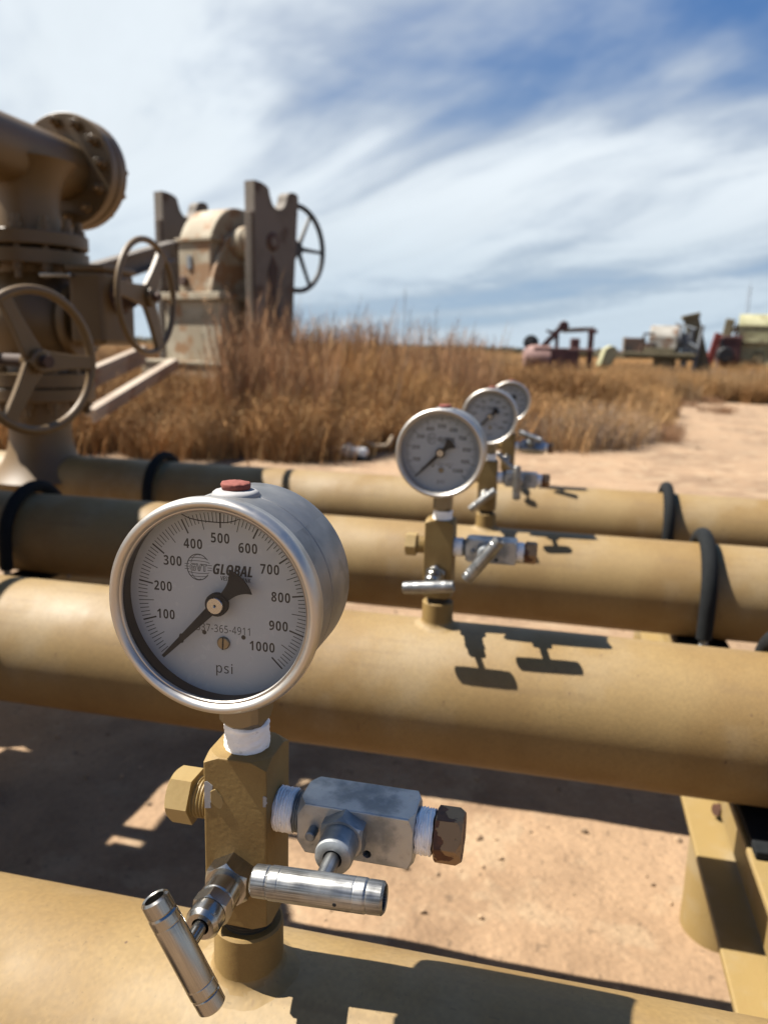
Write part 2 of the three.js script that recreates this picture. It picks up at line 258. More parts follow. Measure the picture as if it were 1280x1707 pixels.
// weld collar on the pipe wall under each coupling: follows the pipe's curve
function weldFoot(rc, reach, seed) {
  const seg = 72, rows = 8, pos = [], idx = [];
  for (let i = 0; i <= rows; i++) for (let j = 0; j < seg; j++) {
    const t = i / rows, a = (j / seg) * Math.PI * 2, w = reach * (1 + 0.35 * fbm(Math.cos(a) * 1.3, Math.sin(a) * 1.3, seed, 2)), r = rc + w * t * t * 1.0, x = r * Math.cos(a), z = r * Math.sin(a);
    const base = Math.sqrt(Math.max(0, R * R - z * z)), lift = 0.010 * Math.pow(1 - t, 1.8) + 0.0014 * fbm(x * 160, z * 160, seed, 2) * (1 - t);
    pos.push(x, base + lift - 0.0006, z);
  }
  for (let i = 0; i < rows; i++) for (let j = 0; j < seg; j++) { const a = i * seg + j, b = i * seg + (j + 1) % seg; idx.push(a, b, a + seg, b, b + seg, a + seg); }
  const g = new THREE.BufferGeometry(); g.setAttribute('position', new THREE.Float32BufferAttribute(pos, 3)); g.setIndex(idx); g.computeVertexNormals(); return metres(g);
}
const flangeDisc = (r, t, hole = 0.0) => lathe([[hole || 0.00001, 0], [r - 0.004, 0], [r, 0.004], [r, t - 0.004], [r - 0.004, t], [hole || 0.00001, t]], 72);
function studs(count, rc, y0, y1, parent, mat, axis = 'y', c = [0, 0, 0], ph = 0.13) {
  const nut = hexBar(0.034, 0.024, 0.003, 0.003), sh = rod(0.0115, y1 - y0 + 0.1, 16).translate(0, y0 - 0.05, 0);
  const one = onAxis(mergeAll([sh, nut.clone().translate(0, y1, 0), nut.clone().translate(0, y0 - 0.024, 0)]), axis);
  for (let i = 0; i < count; i++) {
    const a = (i / count) * Math.PI * 2 + ph, m = part('bolt', one, mat, parent);
    const [p, q] = [rc * Math.cos(a), rc * Math.sin(a)];
    if (axis === 'y') m.position.set(c[0] + p, c[1], c[2] + q); else m.position.set(c[0] + p, c[1] + q, c[2]);
  }
}
const coupling = lathe([[0.0125, 0.139], [0.0212, 0.1392], [0.0226, 0.1378], [0.0229, 0.10], [0.0229, 0.096]], 56);
coupling.computeBoundingBox();
const F1 = 0.30; // lower flange joint of each riser
for (let i = 0; i < 4; i++) {
  const t = thing('pipeline', ['nearest tan painted steel pipe along the bottom, carrying the large front gauge', 'second tan painted steel pipe, passing behind the large front gauge', 'third tan painted steel pipe, with a thick black clamp at its right', 'farthest tan painted steel pipe, rising into a riser at the left'][i], 'pipe', [0, PY[i], PZ[i]], 0, 'parallel tan pipes');
  part('pipe_wall', tube(R, RX - 0.32, 6), M.paint, t);
  const endcap = new THREE.SphereGeometry(R, 48, 20, 0, Math.PI * 2, 0, Math.PI / 2).scale(1, 0.5, 1); onAxis(endcap, '-x').translate(RX - 0.32, 0, 0); part('end_cap', metres(endcap), M.paint, t);
  const ws = 1 + i; part('coupling', mergeAll([coupling.clone()]), M.blockPaint, t).position.x = GX[i];
  part('weld_bead', weldFoot(0.0226, 0.017, ws), M.paint, t).position.x = GX[i];
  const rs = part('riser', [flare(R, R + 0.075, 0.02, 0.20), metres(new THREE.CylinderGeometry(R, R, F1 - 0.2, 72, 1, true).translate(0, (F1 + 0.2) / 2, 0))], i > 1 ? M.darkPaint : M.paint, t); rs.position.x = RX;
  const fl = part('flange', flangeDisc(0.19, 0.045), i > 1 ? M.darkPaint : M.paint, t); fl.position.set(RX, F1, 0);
}

// ---------------------------------------------------------------- supports, pads, clamps
const BX = 0.496, BX2 = -1.165;
function support(label, x, withPads) {
  const t = thing('support_beam', label, 'beam', [x, 0, 0], 0, 'beams under the pipes');
  const z0 = 0.42, z1 = -2.6, L = z0 - z1, zc = (z0 + z1) / 2;
  part('upper_flange', box(0.088, 0.011, L, 0, -0.1225, zc, 0.003), M.beamPaint, t);
  part('web', box(0.009, 0.139, L, 0, -0.1975, zc, 0.002), M.beamPaint, t);
  part('lower_flange', box(0.116, 0.012, L, 0, -0.273 - 0.011, zc, 0.003), M.beamPaint, t);
  for (const z of [-1.0, 0.15, -2.3]) {
    part('post', lathe([[0.073, GY - 0.1], [0.073, GY + 0.02], [0.072, GY + 0.05], [0.072, -0.29]], 56), M.beamPaint, t).position.set(0.04, 0, z);
  }
  return t;
}
support('tan steel beam and round post under the pipes at the right', BX);
support('tan steel beam under the pipes at the left, in shadow', BX2);
for (const [x, side] of [[BX, 'right'], [BX2, 'left']]) for (let i = 0; i < 4; i++) {
  const g = box(0.106, 0.0115, 0.25, 0, 0, 0, 0.002);
  const m = solo('rubber_pad', g, M.rubber, `flat black rubber pad under the ${rank[i]} pipe on the ${side} beam`, 'rubber pad', 'pads between pipes and beams');
  m.position.set(x + (side === 'right' ? 0.014 : 0), -0.1103 + Math.min(0, PY[i]) , PZ[i]);
}
{
  const rr = R + 0.0185, pts = []; // sleeve path over the pipe and down both sides
  for (let k = 0; k <= 6; k++) pts.push(V3(0, -0.07 + k * 0.0117, rr));
  for (let k = 1; k < 30; k++) { const a = (k / 30) * Math.PI; pts.push(V3(0, rr * Math.sin(a), rr * Math.cos(a))); }
  for (let k = 0; k <= 6; k++) pts.push(V3(0, -0.0117 * k, -rr));
  const sleeve = metres(new THREE.TubeGeometry(new THREE.CatmullRomCurve3(pts), 90, 0.0162, 18));
  for (const [x, side, i] of [[BX, 'right', 1], [BX, 'right', 2], [BX, 'right', 3], [BX2, 'left', 2], [BX2, 'left', 3], [BX2, 'left', 1]]) {
    const t = thing('pipe_clamp', `black rubber sleeved U-bolt clamp over the ${rank[i]} pipe on the ${side} beam`, 'pipe clamp', [x, PY[i], PZ[i]], 0, 'U-bolt clamps over the pipes');
    part('sleeve', sleeve, M.rubber, t);
    for (const s of [1, -1]) { part('threaded_leg', thread(0.0095, 0.09, 0.004, 0.0014, 20).translate(0, -0.16, 0), M.zinc, t).position.z = s * rr; part('nut', hexBar(0.03, 0.016, 0.002, 0.002), M.zinc, t).position.set(0, -0.1165, s * rr); }
  }
}
{ const t = solo('beam_nut', hexBar(0.02, 0.016, 0.002, 0.002), M.rust, 'small rusty nut lying on the lower flange under the second pipe', 'nut'); t.rotation.set(0.5, 0.4, 1.2); t.position.set(0.497, -0.262, -0.925); }

// ---------------------------------------------------------------- valve blocks, needle valves, gauges
function bodyAt(g, axis, x, y, z) { return onAxis(g, axis).translate(x, y, z); }
const tbar = (len, r) => lathe([[0.0008, 0.012], [r * 0.62, 0.0125], [r * 0.66, 0.0006], [r * 0.8, 0], [r * 0.95, 0.0012], [r * 0.965, 0.0085], [r * 0.93, 0.0092], [r, 0.0105], [r, 0.0155], [r * 0.985, 0.016], [r, 0.0168],
  [r, len - 0.0168], [r * 0.985, len - 0.016], [r, len - 0.0155], [r, len - 0.0105], [r * 0.93, len - 0.0092], [r * 0.965, len - 0.0085], [r * 0.95, len - 0.0012], [r * 0.8, len], [r * 0.66, len - 0.0006], [r * 0.62, len - 0.0125], [0.0008, len - 0.012]], 40, 0.2).translate(0, -len / 2, 0);
const G = {
  block: turnedBar(0.0204, 0.115, 1.06, 0.0052).translate(0, 0.148, 0),
  nipple: thread(0.0165, 0.02, 0.002, 0.001).translate(0, 0.13, 0),
  plugHex: bodyAt(hexBar(0.0305, 0.0155, 0.0, 0.002), '-x', -0.0345, 0, 0), plugThread: bodyAt(thread(0.0128, 0.018, 0.0022, 0.0012), '-x', -0.0175, 0, 0),
  bleedHex: bodyAt(hexBar(0.0265, 0.0135, 0, 0.0025), 'z', 0, 0, 0.0203), bleedBarrel: bodyAt(lathe([[0.001, 0], [0.0112, 0], [0.0112, 0.013], [0.0104, 0.014], [0.001, 0.014]], 40), 'z', 0, 0, 0.0335),
  bleedCap: bodyAt(hexBar(0.0205, 0.0095, 0.0015, 0.0015), 'z', 0, 0, 0.0472), bleedGland: bodyAt(lathe([[0.0048, 0.0105], [0.0052, 0.0115], [0.0082, 0.0115], [0.0098, 0.0095], [0.0103, 0.0085], [0.0103, 0.0005], [0.0095, 0], [0.001, 0]].reverse(), 40), 'z', 0, 0, 0.0568),
  bleedStem: bodyAt(rod(0.0041, 0.03, 24), 'z', 0, 0, 0.0585), bleedBar: tbar(0.070, 0.0083),
  body: bodyAt(turnedBar(0.0165, 0.0715, 1.06, 0.0062, 0.0036), 'x', 0.0385, 0, 0),
  tapeIn: bodyAt(tape(0.0134, 0.0125, 2.2), 'x', 0.0205, 0, 0), collar: bodyAt(thread(0.0128, 0.0065, 0.0016, 0.0008), 'x', 0.0325, 0, 0), nippleIn: bodyAt(rod(0.0118, 0.022, 30), 'x', 0.0185, 0, 0),
  tapeOut: bodyAt(tape(0.0136, 0.0102, 5.1), 'x', 0.1102, 0, 0), plugNeck: bodyAt(thread(0.0122, 0.0125, 0.0016, 0.0008), 'x', 0.1095, 0, 0),
  plug: bodyAt(lump(hexBar(0.0285, 0.0165, 0.001, 0.004), 0.0006, 160, 3), 'x', 0.1216, 0, 0),
  bonHex: bodyAt(hexBar(0.0255, 0.0105, 0, 0.003), 'z', 0, 0, 0.0163), bonBarrel: bodyAt(lathe([[0.0052, 0.0165], [0.0056, 0.0180], [0.0088, 0.0180], [0.0106, 0.0168], [0.0112, 0.0145], [0.0112, 0], [0.001, 0]].reverse(), 44), 'z', 0, 0, 0.0265),
  stem: bodyAt(rod(0.0046, 0.03, 24), 'z', 0, 0, 0.04), bar: tbar(0.0735, 0.0090), pin: bodyAt(rod(0.0031, 0.0085, 20, 0.0006), 'z', 0, 0, 0.0162), hole: bodyAt(rod(0.0027, 0.001, 20, 0.0002), 'z', 0, 0, 0.0159),
};
const bodyDrilled = csg(G.body, bodyAt(rod(0.0026, 0.01, 20, 0.0002), 'z', 0.0826, -0.0105, 0.0095), SUBTRACTION);
const chipShape = (() => { const s = new THREE.Shape(); s.moveTo(0, 0); for (const [x, y] of [[0.0042, 0.0008], [0.0038, 0.004], [0.0062, 0.0075], [0.0048, 0.0105], [0.0055, 0.016], [0.0018, 0.0185], [0, 0.0175]]) s.lineTo(x, y); return metres(new THREE.ExtrudeGeometry(s, { depth: 0.0003, bevelEnabled: false })); })();
const flapShape = (() => { const s = new THREE.Shape(); for (let k = 0; k <= 26; k++) { const a = (k / 26) * Math.PI * 2, q = 1 + 0.35 * fbm(Math.cos(a) * 1.4, Math.sin(a) * 1.4, 4.2, 3), x = 0.0034 * q * Math.cos(a), y = 0.0062 * q * Math.sin(a); k ? s.lineTo(x, y) : s.moveTo(x, y); } return metres(new THREE.ExtrudeGeometry(s, { depth: 0.0003, bevelEnabled: true, bevelSize: 0.0003, bevelThickness: 0.0002, bevelSegments: 1 })); })();

// dial print
function dialCanvas() {
  const S = 1536, cv = document.createElement('canvas'); cv.width = cv.height = S; const c = cv.getContext('2d'), C = S / 2, Rr = S / 2;
  c.fillStyle = '#92979a'; c.fillRect(0, 0, S, S);
  const rand = rng(5); for (let i = 0; i < 500; i++) { c.fillStyle = `rgba(${rand() > 0.5 ? '255,255,250' : '120,115,105'},${0.02 + 0.03 * rand()})`; c.beginPath(); c.ellipse(rand() * S, rand() * S, 4 + 60 * rand() ** 3, 3 + 30 * rand() ** 3, rand() * 3, 0, 7); c.fill(); }
  c.strokeStyle = c.fillStyle = '#0b0b0b'; c.lineCap = 'butt';
  for (let k = 0; k <= 100; k += 2) {
    const a = (-135 + 2.7 * k) * Math.PI / 180, s = Math.sin(a), q = -Math.cos(a), major = k % 10 === 0;
    const len = major ? 0.155 : 0.10; c.lineWidth = major ? 12 : 5.5;
    c.beginPath(); c.moveTo(C + s * Rr * 0.905, C + q * Rr * 0.905); c.lineTo(C + s * Rr * (0.905 - len), C + q * Rr * (0.905 - len)); c.stroke();
  }
  for (let k = 1; k < 100; k += 2) { const a = (-135 + 2.7 * k) * Math.PI / 180, s = Math.sin(a), q = -Math.cos(a), mid = k % 10 === 5, len = mid ? 0.165 : 0.10; c.lineWidth = 5.5; c.beginPath(); c.moveTo(C + s * Rr * 0.905, C + q * Rr * 0.905); c.lineTo(C + s * Rr * (0.905 - len), C + q * Rr * (0.905 - len)); c.stroke(); }
  c.textAlign = 'center'; c.textBaseline = 'middle';
  const txt = (s, x, y, px, style = 'bold', sx = 1, sp = 0) => { c.save(); c.translate(x, y); c.scale(sx, 1); c.font = `${style} ${px}px sans-serif`; if (sp) c.letterSpacing = `${sp}px`; c.fillText(s, 0, 0); c.restore(); };
  for (let k = 0; k <= 10; k++) { const a = (-135 + 27 * k) * Math.PI / 180, rr = k === 0 ? 0.62 : k === 10 ? 0.61 : k === 5 ? 0.645 : 0.635; txt(String(k * 100), C + Math.sin(a) * Rr * rr, C - Math.cos(a) * Rr * rr, 106, 'bold', 0.82, 7); }
  // maker's mark: lettered globe, name, second line, number, unit
  txt('GLOBAL', C + 88, C - 253, 116, 'italic bold', 0.715, 2); txt('GLOBAL', C + 92, C - 253, 116, 'italic bold', 0.715, 2); txt('VESSEL & TANK', C + 118, C - 184, 46, 'bold', 0.74);
  c.strokeStyle = '#23282a'; c.fillStyle = '#23282a'; const gx = C - 185, gy = C - 255; c.lineWidth = 7;
  c.beginPath(); c.ellipse(gx, gy, 92, 102, 0, 0.55, 5.6); c.stroke(); c.lineWidth = 4.5; c.beginPath(); c.ellipse(gx, gy, 62, 98, 0, 1.2, 5.0); c.stroke();
  for (const d of [-62, -36, 36, 62]) { c.beginPath(); c.ellipse(gx, gy + d, Math.sqrt(102 * 102 - d * d) * 0.95, 13, 0, d < 0 ? 3.3 : 0.1, d < 0 ? 6.5 : 3.0); c.stroke(); }
  for (const d of [-20, 0, 20]) { c.beginPath(); c.moveTo(gx - 112, gy + d); c.lineTo(gx - 74, gy + d); c.stroke(); c.beginPath(); c.moveTo(gx + 76, gy + d); c.lineTo(gx + 112, gy + d); c.stroke(); }
  c.fillStyle = '#92979a'; c.fillRect(gx - 72, gy - 30, 146, 62); c.fillStyle = '#23282a'; c.font = 'bold 76px sans-serif'; c.lineWidth = 5; c.save(); c.translate(gx, gy + 2); c.strokeText('GVT', 0, 0); c.restore();
  c.fillStyle = '#141414'; txt('337-365-4911', C + 18, C + 224, 84, 'normal', 0.80, 5); txt('psi', C + 20, C + 545, 112, 'normal', 0.98, 6);
  for (const [x, y] of [[C - 145, C + 265], [C + 178, C + 272]]) { c.beginPath(); c.arc(x, y, 18, 0, 7); c.fill(); }
  c.lineWidth = 4; c.strokeStyle = '#333'; c.beginPath(); c.arc(C - 360, C + 360, 12, 0, 7); c.stroke();
  const t = new THREE.CanvasTexture(cv); t.colorSpace = THREE.SRGBColorSpace; t.anisotropy = 8; return t;
}
M.dial = std({ map: dialCanvas(), roughness: 0.6 });
const gz = (pts, seg = 96, cr = 0.6) => onAxis(lathe(pts, seg, cr), 'z');
const pointerShape = (() => {
  const s = new THREE.Shape(); s.moveTo(-0.0009, 0.0445); s.lineTo(0.0009, 0.0445); s.lineTo(0.0026, 0.006); s.absarc(0, 0, 0.0062, Math.PI / 2 - 0.43, -Math.PI / 2 + 0.42, true);
  s.lineTo(0.0032, -0.0095); s.quadraticCurveTo(0.0042, -0.015, 0.0086, -0.0185); s.quadraticCurveTo(0, -0.0225, -0.0086, -0.0185); s.quadraticCurveTo(-0.0042, -0.015, -0.0032, -0.0095); s.lineTo(-0.0026, -0.0057);
  s.absarc(0, 0, 0.0062, -Math.PI / 2 - 0.42, Math.PI / 2 + 0.43, true); s.lineTo(-0.0009, 0.0445);
  return metres(new THREE.ExtrudeGeometry(s, { depth: 0.0009, bevelEnabled: false, curveSegments: 24 }));
})();
const GG = {
  shell: gz([[0.0008, -0.0395], [0.049, -0.0395], [0.0535, -0.0385], [0.0560, -0.036], [0.0563, -0.0335], [0.0563, -0.0012], [0.0558, -0.0008], [0.0558, 0.0002], [0.0563, 0.0006], [0.0563, 0.021], [0.055, 0.021], [0.055, 0.012], [0.0008, 0.012]]),
  bezel: gz([[0.0555, 0.0195], [0.0570, 0.0195], [0.0575, 0.0205], [0.0575, 0.0255], [0.0588, 0.0272], [0.0596, 0.0298], [0.0597, 0.0318], [0.0593, 0.0340], [0.0583, 0.0357], [0.0569, 0.0365], [0.0556, 0.0363], [0.0545, 0.0354], [0.0539, 0.0342], [0.0536, 0.0336], [0.0530, 0.0335], [0.0526, 0.0340], [0.0522, 0.0336], [0.0521, 0.0322], [0.053, 0.0318]], 128, 0.9),
  ring: gz([[0.0536, 0.0318], [0.0541, 0.0205], [0.0547, 0.0205], [0.0547, 0.0322]], 96), dial: new THREE.CircleGeometry(0.0544, 128).translate(0, 0, 0.021), glass: new THREE.CircleGeometry(0.0530, 96).translate(0, 0, 0.0322),
  pointer: pointerShape, hub: gz([[0.0001, 0], [0.0062, 0], [0.0062, 0.0026], [0.0058, 0.003], [0.0001, 0.003]], 40), hubCap: gz([[0.0004, 0], [0.0041, 0], [0.0044, 0.0003], [0.0044, 0.0012], [0.0041, 0.0016], [0.0009, 0.0016], [0.0004, 0.0010]], 36),
  screw: gz([[0.0001, 0], [0.0036, 0], [0.0036, 0.0008], [0.0031, 0.0013], [0.0001, 0.0013]], 32),
  stem: lathe([[0.001, -0.0955], [0.0112, -0.0955], [0.0112, -0.078], [0.0001, -0.078]], 40), stemHex: csg(new THREE.BoxGeometry(0.024, 0.032, 0.03).translate(0, -0.073, 0), solidLathe([[0, -0.0812], [0.0142, -0.0812], [0.0172, -0.0775], [0.0172, -0.05], [0, -0.05]], 48), INTERSECTION),
  boss: lump(lathe([[0.0001, 0.0583], [0.0090, 0.0583], [0.0110, 0.0578], [0.0126, 0.0568], [0.0136, 0.0545], [0.012, 0.05]], 44), 0.0004, 300, 3),
  cap: lump(lathe([[0.0002, 0.0624], [0.005, 0.0626], [0.0074, 0.0622], [0.0082, 0.0612], [0.0081, 0.0596], [0.0076, 0.0578], [0.0002, 0.0578]], 44), 0.0010, 300, 7),
};
const liquidLine = (() => { const pts = []; for (let i = 0; i <= 24; i++) { const t = i / 24, x = lerp(-0.0170, 0.0150, t); pts.push(V3(x, 0.0466 + 0.0028 * Math.pow(Math.abs(t * 2 - 1), 3.2) - 0.0006 * t, 0.0316)); } return new THREE.TubeGeometry(new THREE.CatmullRomCurve3(pts), 60, 0.00028, 6); })();
const where = ['at the front, in focus', 'on the second pipe, behind the front gauge', 'on the third pipe, partly behind the second gauge', 'on the farthest pipe, mostly hidden behind the third gauge'];
const gaugeY = [0.3657, 0.3610, 0.3627, 0.3615];
const tilt = { bleed: [0.495, 1.69, -0.85, 0.8], needle: [1.615, -0.62, 0.04, 1.2], roll: [0, 0, 0, -0.55] };
for (let i = 0; i < 4; i++) {
  const P = [GX[i], PY[i], PZ[i]];
  const vb = thing('gauge_block', `tan painted square gauge block ${['with chipped paint under the large front gauge', 'with horizontal bleed handle on the second pipe', 'with slanting bleed handle on the third pipe', 'on the farthest pipe, behind the third gauge'][i]}`, 'gauge block', P, 0, 'gauge blocks on the pipes');
  part('block', G.block, M.blockPaint, vb);
  part('nipple', G.nipple, M.darkThread, vb);
  const hp = new THREE.Group(); 
  const ph = part('hex_plug', G.plugHex, M.plugPaint, vb); ph.position.y = 0.2215; part('thread', G.plugThread, M.plugPaint, ph);
  if (i === 0) { const ch = part('paint_chip', chipShape, M.greyPrimer, vb, 'grey bare patch where paint has come off'); ch.position.set(-0.0199, 0.228, 0.0204); const fl = part('paint_flap', flapShape, M.plugPaint, vb, 'curled flake of peeling paint'); fl.position.set(-0.0118, 0.2355, 0.0205); fl.rotation.set(0.05, 0.07, 0.3); const c2 = part('paint_chip', chipShape, M.greyPrimer, vb); c2.scale.set(0.45, 0.4, 1); c2.position.set(0.0183, 0.235, 0.0204); }
  // bleed valve, part of the block
  const bv = new THREE.Group(); bv.name = 'bleed_valve'; bv.position.set(-0.001, 0.1855, 0); vb.add(bv);
  part('hex_nut', G.bleedHex, M.chrome, bv); part('barrel', G.bleedBarrel, M.chrome, bv); part('cap_nut', G.bleedCap, M.chrome, bv); part('gland', G.bleedGland, M.chrome, bv); part('stem', G.bleedStem, M.chrome, bv);
  const bb = part('handle', G.bleedBar, i ? M.handle : M.chrome, bv); bb.position.z = 0.0885; bb.rotation.z = tilt.bleed[i];
  // zinc needle valve screwed into the block's right side
  const nv = thing('needle_valve', `${['galvanized needle valve with rusty end plug at the front, right of the large gauge', 'galvanized needle valve with diagonal handle on the second pipe', 'galvanized needle valve with upright handle on the third pipe', 'tilted galvanized needle valve on the farthest pipe'][i]}`, 'valve', [P[0], P[1] + 0.2225, P[2]], 0, 'needle valves beside the gauge blocks');
  nv.rotation.x = tilt.roll[i];
  part('body', bodyDrilled, M.zinc, nv); part('inlet_nipple', [G.nippleIn, G.collar], M.zinc, nv); part('sealing_tape', G.tapeIn, M.tape, nv); part('sealing_tape', G.tapeOut, M.tape, nv);
  const pl = part('end_plug', G.plug, M.plugRust, nv); part('thread', G.plugNeck, M.rust, pl);
  const bn = new THREE.Group(); bn.name = 'bonnet'; bn.position.x = 0.0690; bn.position.y = 0.0025; nv.add(bn);
  part('hex_nut', G.bonHex, M.zinc, bn); part('barrel', G.bonBarrel, M.zinc, bn); part('stem', G.stem, M.handle, bn);
  const nb = part('handle', G.bar, M.handle, bn); nb.position.z = 0.0705; nb.rotation.z = tilt.needle[i];
  const dot = part('set_pin', bodyAt(rod(0.0011, 0.0004, 14, 0.0001), 'z', 0, 0, 0.0088), M.black, nb); dot.position.set(-0.001, -0.0115, 0);
  part('lock_pin', G.pin, M.zinc, nv).position.set(0.0492, 0.0, 0);
  // gauge
  const pg = thing('pressure_gauge', `${['large round steel pressure gauge reading zero at the front, in sharp focus', 'round steel pressure gauge on the second pipe, nearest of the three blurred gauges', 'round steel pressure gauge on the third pipe, middle of the three blurred gauges', 'round steel pressure gauge on the farthest pipe, half hidden behind another'][i]}`, 'pressure gauge', [P[0] - [0.0033, 0.0013, 0.001, 0.0015][i], P[1] + gaugeY[i], P[2] + (i ? 0.001 : 0.0064)], 0, 'pressure gauges on the pipes'); pg.scale.setScalar(i ? 1.042 : 1.05);
  part('case', GG.shell, M.caseSteel, pg); part('bezel', GG.bezel, M.bezel, pg); part('inner_ring', GG.ring, M.ringDark, pg);
  const dl = part('dial', GG.dial, M.dial, pg); const sc = part('screw', GG.screw, M.brassDark, dl); sc.position.set(0.0012, -0.0236, 0.0212); const sl = part('screw_slot', box(0.0007, 0.0071, 0.0003, 0, 0, 0, 0), M.black, dl); sl.position.set(0.0012, -0.0236, 0.0226); sl.rotation.z = -0.06;
  const pt = part('pointer', GG.pointer, M.black, pg); pt.position.z = 0.0262; pt.scale.set(1.04, 1.04, 1); pt.rotation.z = 135 * Math.PI / 180 + 0.01; part('hub', GG.hub, M.black, pt).position.z = -0.001; part('hub_cap', GG.hubCap, M.steel, pt).position.z = 0.0022;
  part('glass', GG.glass, M.glass, pg); part('liquid_line', liquidLine, M.black, pg);
  for (const q of [part('stem', [GG.stem], M.brassDark, pg), part('wrench_flats', GG.stemHex, M.brassDark, pg)]) q.position.set(0.0028, 0, i ? 0 : -0.0065);
  const tp = part('sealing_tape', tape(0.0131, 0.0205, 8 + i), M.tape, pg); tp.position.set(0.003, -0.1025, i ? 0 : -0.006); part('thread', thread(0.0119, 0.022, 0.002, 0.0009).translate(0, -0.1115, 0), M.brassDark, pg).position.set(0.003, 0, i ? 0 : -0.006);
  part('filler_boss', GG.boss, M.greyPrimer, pg); part('filler_plug', GG.cap, M.redRubber, pg, 'red rubber filler plug on top');
}

// ---------------------------------------------------------------- header pipe, valves and handwheels at the left
function handwheel(parent, name, Rw, tubeR, nSpoke, mat, spokeW, ph = 0, thick = 0.012) { // axis along x
  const rim = new THREE.TorusGeometry(Rw - tubeR, tubeR, 16, 72).rotateY(Math.PI / 2);
  const hw = part(name, [metres(rim), bodyAt(rod(Rw * 0.16, 0.05, 32, 0.004), 'x', -0.025, 0, 0)], mat, parent);
  for (let k = 0; k < nSpoke; k++) {
    const s = new THREE.Shape(), a0 = Rw * 0.12, a1 = Rw - tubeR, w0 = spokeW * 1.25, w1 = spokeW * 0.8; s.moveTo(a0, -w0 / 2); s.quadraticCurveTo((a0 + a1) / 2, -w1 * 0.45, a1, -w1 / 2); s.lineTo(a1, w1 / 2); s.quadraticCurveTo((a0 + a1) / 2, w1 * 0.45, a0, w0 / 2);
    const g = new THREE.ExtrudeGeometry(s, { depth: thick, bevelEnabled: true, bevelSize: 0.002, bevelThickness: 0.002, bevelSegments: 1 }).translate(0, 0, -thick / 2).rotateY(Math.PI / 2).rotateX(Math.PI / 2);
    const sp = part('spoke', metres(g), mat, hw); sp.rotation.x = ph + k * 2 * Math.PI / nSpoke;
  }
  return hw;
}
const F2 = 0.80, HY = 1.10;
for (let i = 0; i < 4; i++) {
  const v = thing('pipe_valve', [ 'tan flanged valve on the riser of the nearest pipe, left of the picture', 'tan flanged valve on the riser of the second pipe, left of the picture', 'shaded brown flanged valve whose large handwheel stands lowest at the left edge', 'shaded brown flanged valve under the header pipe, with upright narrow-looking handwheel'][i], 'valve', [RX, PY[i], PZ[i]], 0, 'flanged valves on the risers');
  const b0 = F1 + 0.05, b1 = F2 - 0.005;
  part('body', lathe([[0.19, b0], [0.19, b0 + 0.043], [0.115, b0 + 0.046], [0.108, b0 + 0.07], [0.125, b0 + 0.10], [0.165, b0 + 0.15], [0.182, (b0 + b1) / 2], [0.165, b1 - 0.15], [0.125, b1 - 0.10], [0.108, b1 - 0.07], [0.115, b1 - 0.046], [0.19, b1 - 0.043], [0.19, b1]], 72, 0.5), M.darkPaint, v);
  const opY = i === 2 ? 0.455 : 0.655, mid = (b0 + b1) / 2;
  const op = new THREE.Group(); op.name = 'operator'; op.rotation.y = i === 2 ? -0.28 : 0.0; const reach = i === 2 ? 0.69 : 0.445; v.add(op);
  part('bonnet', [bodyAt(rod(0.085, 0.1, 40, 0.006), 'x', 0.15, mid, 0), bodyAt(rod(0.125, 0.03, 48, 0.004), 'x', 0.165, mid, 0)], M.darkPaint, op);
  part('gear_housing', [box(0.13, 0.24, 0.2, 0.28, (mid + opY) / 2, 0.02, 0.02), box(0.14, 0.02, 0.21, 0.28, (mid + opY) / 2 + 0.125, 0.02, 0.006)], M.darkPaint, op);
  part('bearing_cap', bodyAt(lathe([[0.001, 0], [0.06, 0], [0.062, 0.004], [0.06, 0.02], [0.04, 0.03], [0.035, 0.06], [0.001, 0.06]], 40), 'x', 0.335, opY, 0.02), M.rustDark, op);
  part('shaft', bodyAt(rod(0.014, reach - 0.285, 24), 'x', 0.33, opY, 0.02), M.rustDark, op);
  const hw = handwheel(op, 'handwheel', i === 2 ? 0.166 : 0.192, 0.0105, 3, M.darkPaint, i === 2 ? 0.036 : 0.055, i === 2 ? 0.5 : 1.47); hw.position.set(reach, opY, 0.02);
  part('locking_lever', box(0.11, 0.012, 0.035, 0.21, opY + 0.055, 0.16, 0.004), M.steel, op);
  studs(12, 0.162, F1, F1 + 0.093, v, M.darkPaint); studs(12, 0.162, F2 - 0.048, F2 + 0.05, v, M.darkPaint);
}
{
  const h = thing('header_pipe', 'thick brown overhead header pipe with a bolted blind flange at its far end', 'pipe', [RX, HY, 0]);
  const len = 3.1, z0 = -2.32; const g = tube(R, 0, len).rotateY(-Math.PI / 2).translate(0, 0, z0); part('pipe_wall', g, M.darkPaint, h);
  for (let i = 0; i < 4; i++) {
    part('branch', [flare(R, R + 0.06, 0.02, 0.17).rotateX(Math.PI), metres(new THREE.CylinderGeometry(R, R, HY - 0.17 - F2 - 0.02, 64, 1, true).translate(0, -(0.17 + (HY - 0.17 - F2 - 0.02) / 2), 0))], M.darkPaint, h).position.z = PZ[i];
    part('flange', flangeDisc(0.19, 0.046), M.darkPaint, h).position.set(0, F2 - HY + 0.003, PZ[i]);
  }
  part('weld_flange', bodyAt(flangeDisc(0.195, 0.045), '-z', 0, 0, -2.29), M.darkPaint, h);
  part('blind_flange', bodyAt(flangeDisc(0.195, 0.05), '-z', 0, 0, -2.342), M.darkPaint, h);
  studs(12, 0.160, 2.29, 2.392, h, M.darkPaint, '-z', [0, 0, 0], 0.1);
  part('end_cap', bodyAt(metres(new THREE.SphereGeometry(R, 40, 16, 0, Math.PI * 2, 0, Math.PI / 2).scale(1, 0.5, 1)), 'z', 0, 0, z0 + len), M.darkPaint, h);
}

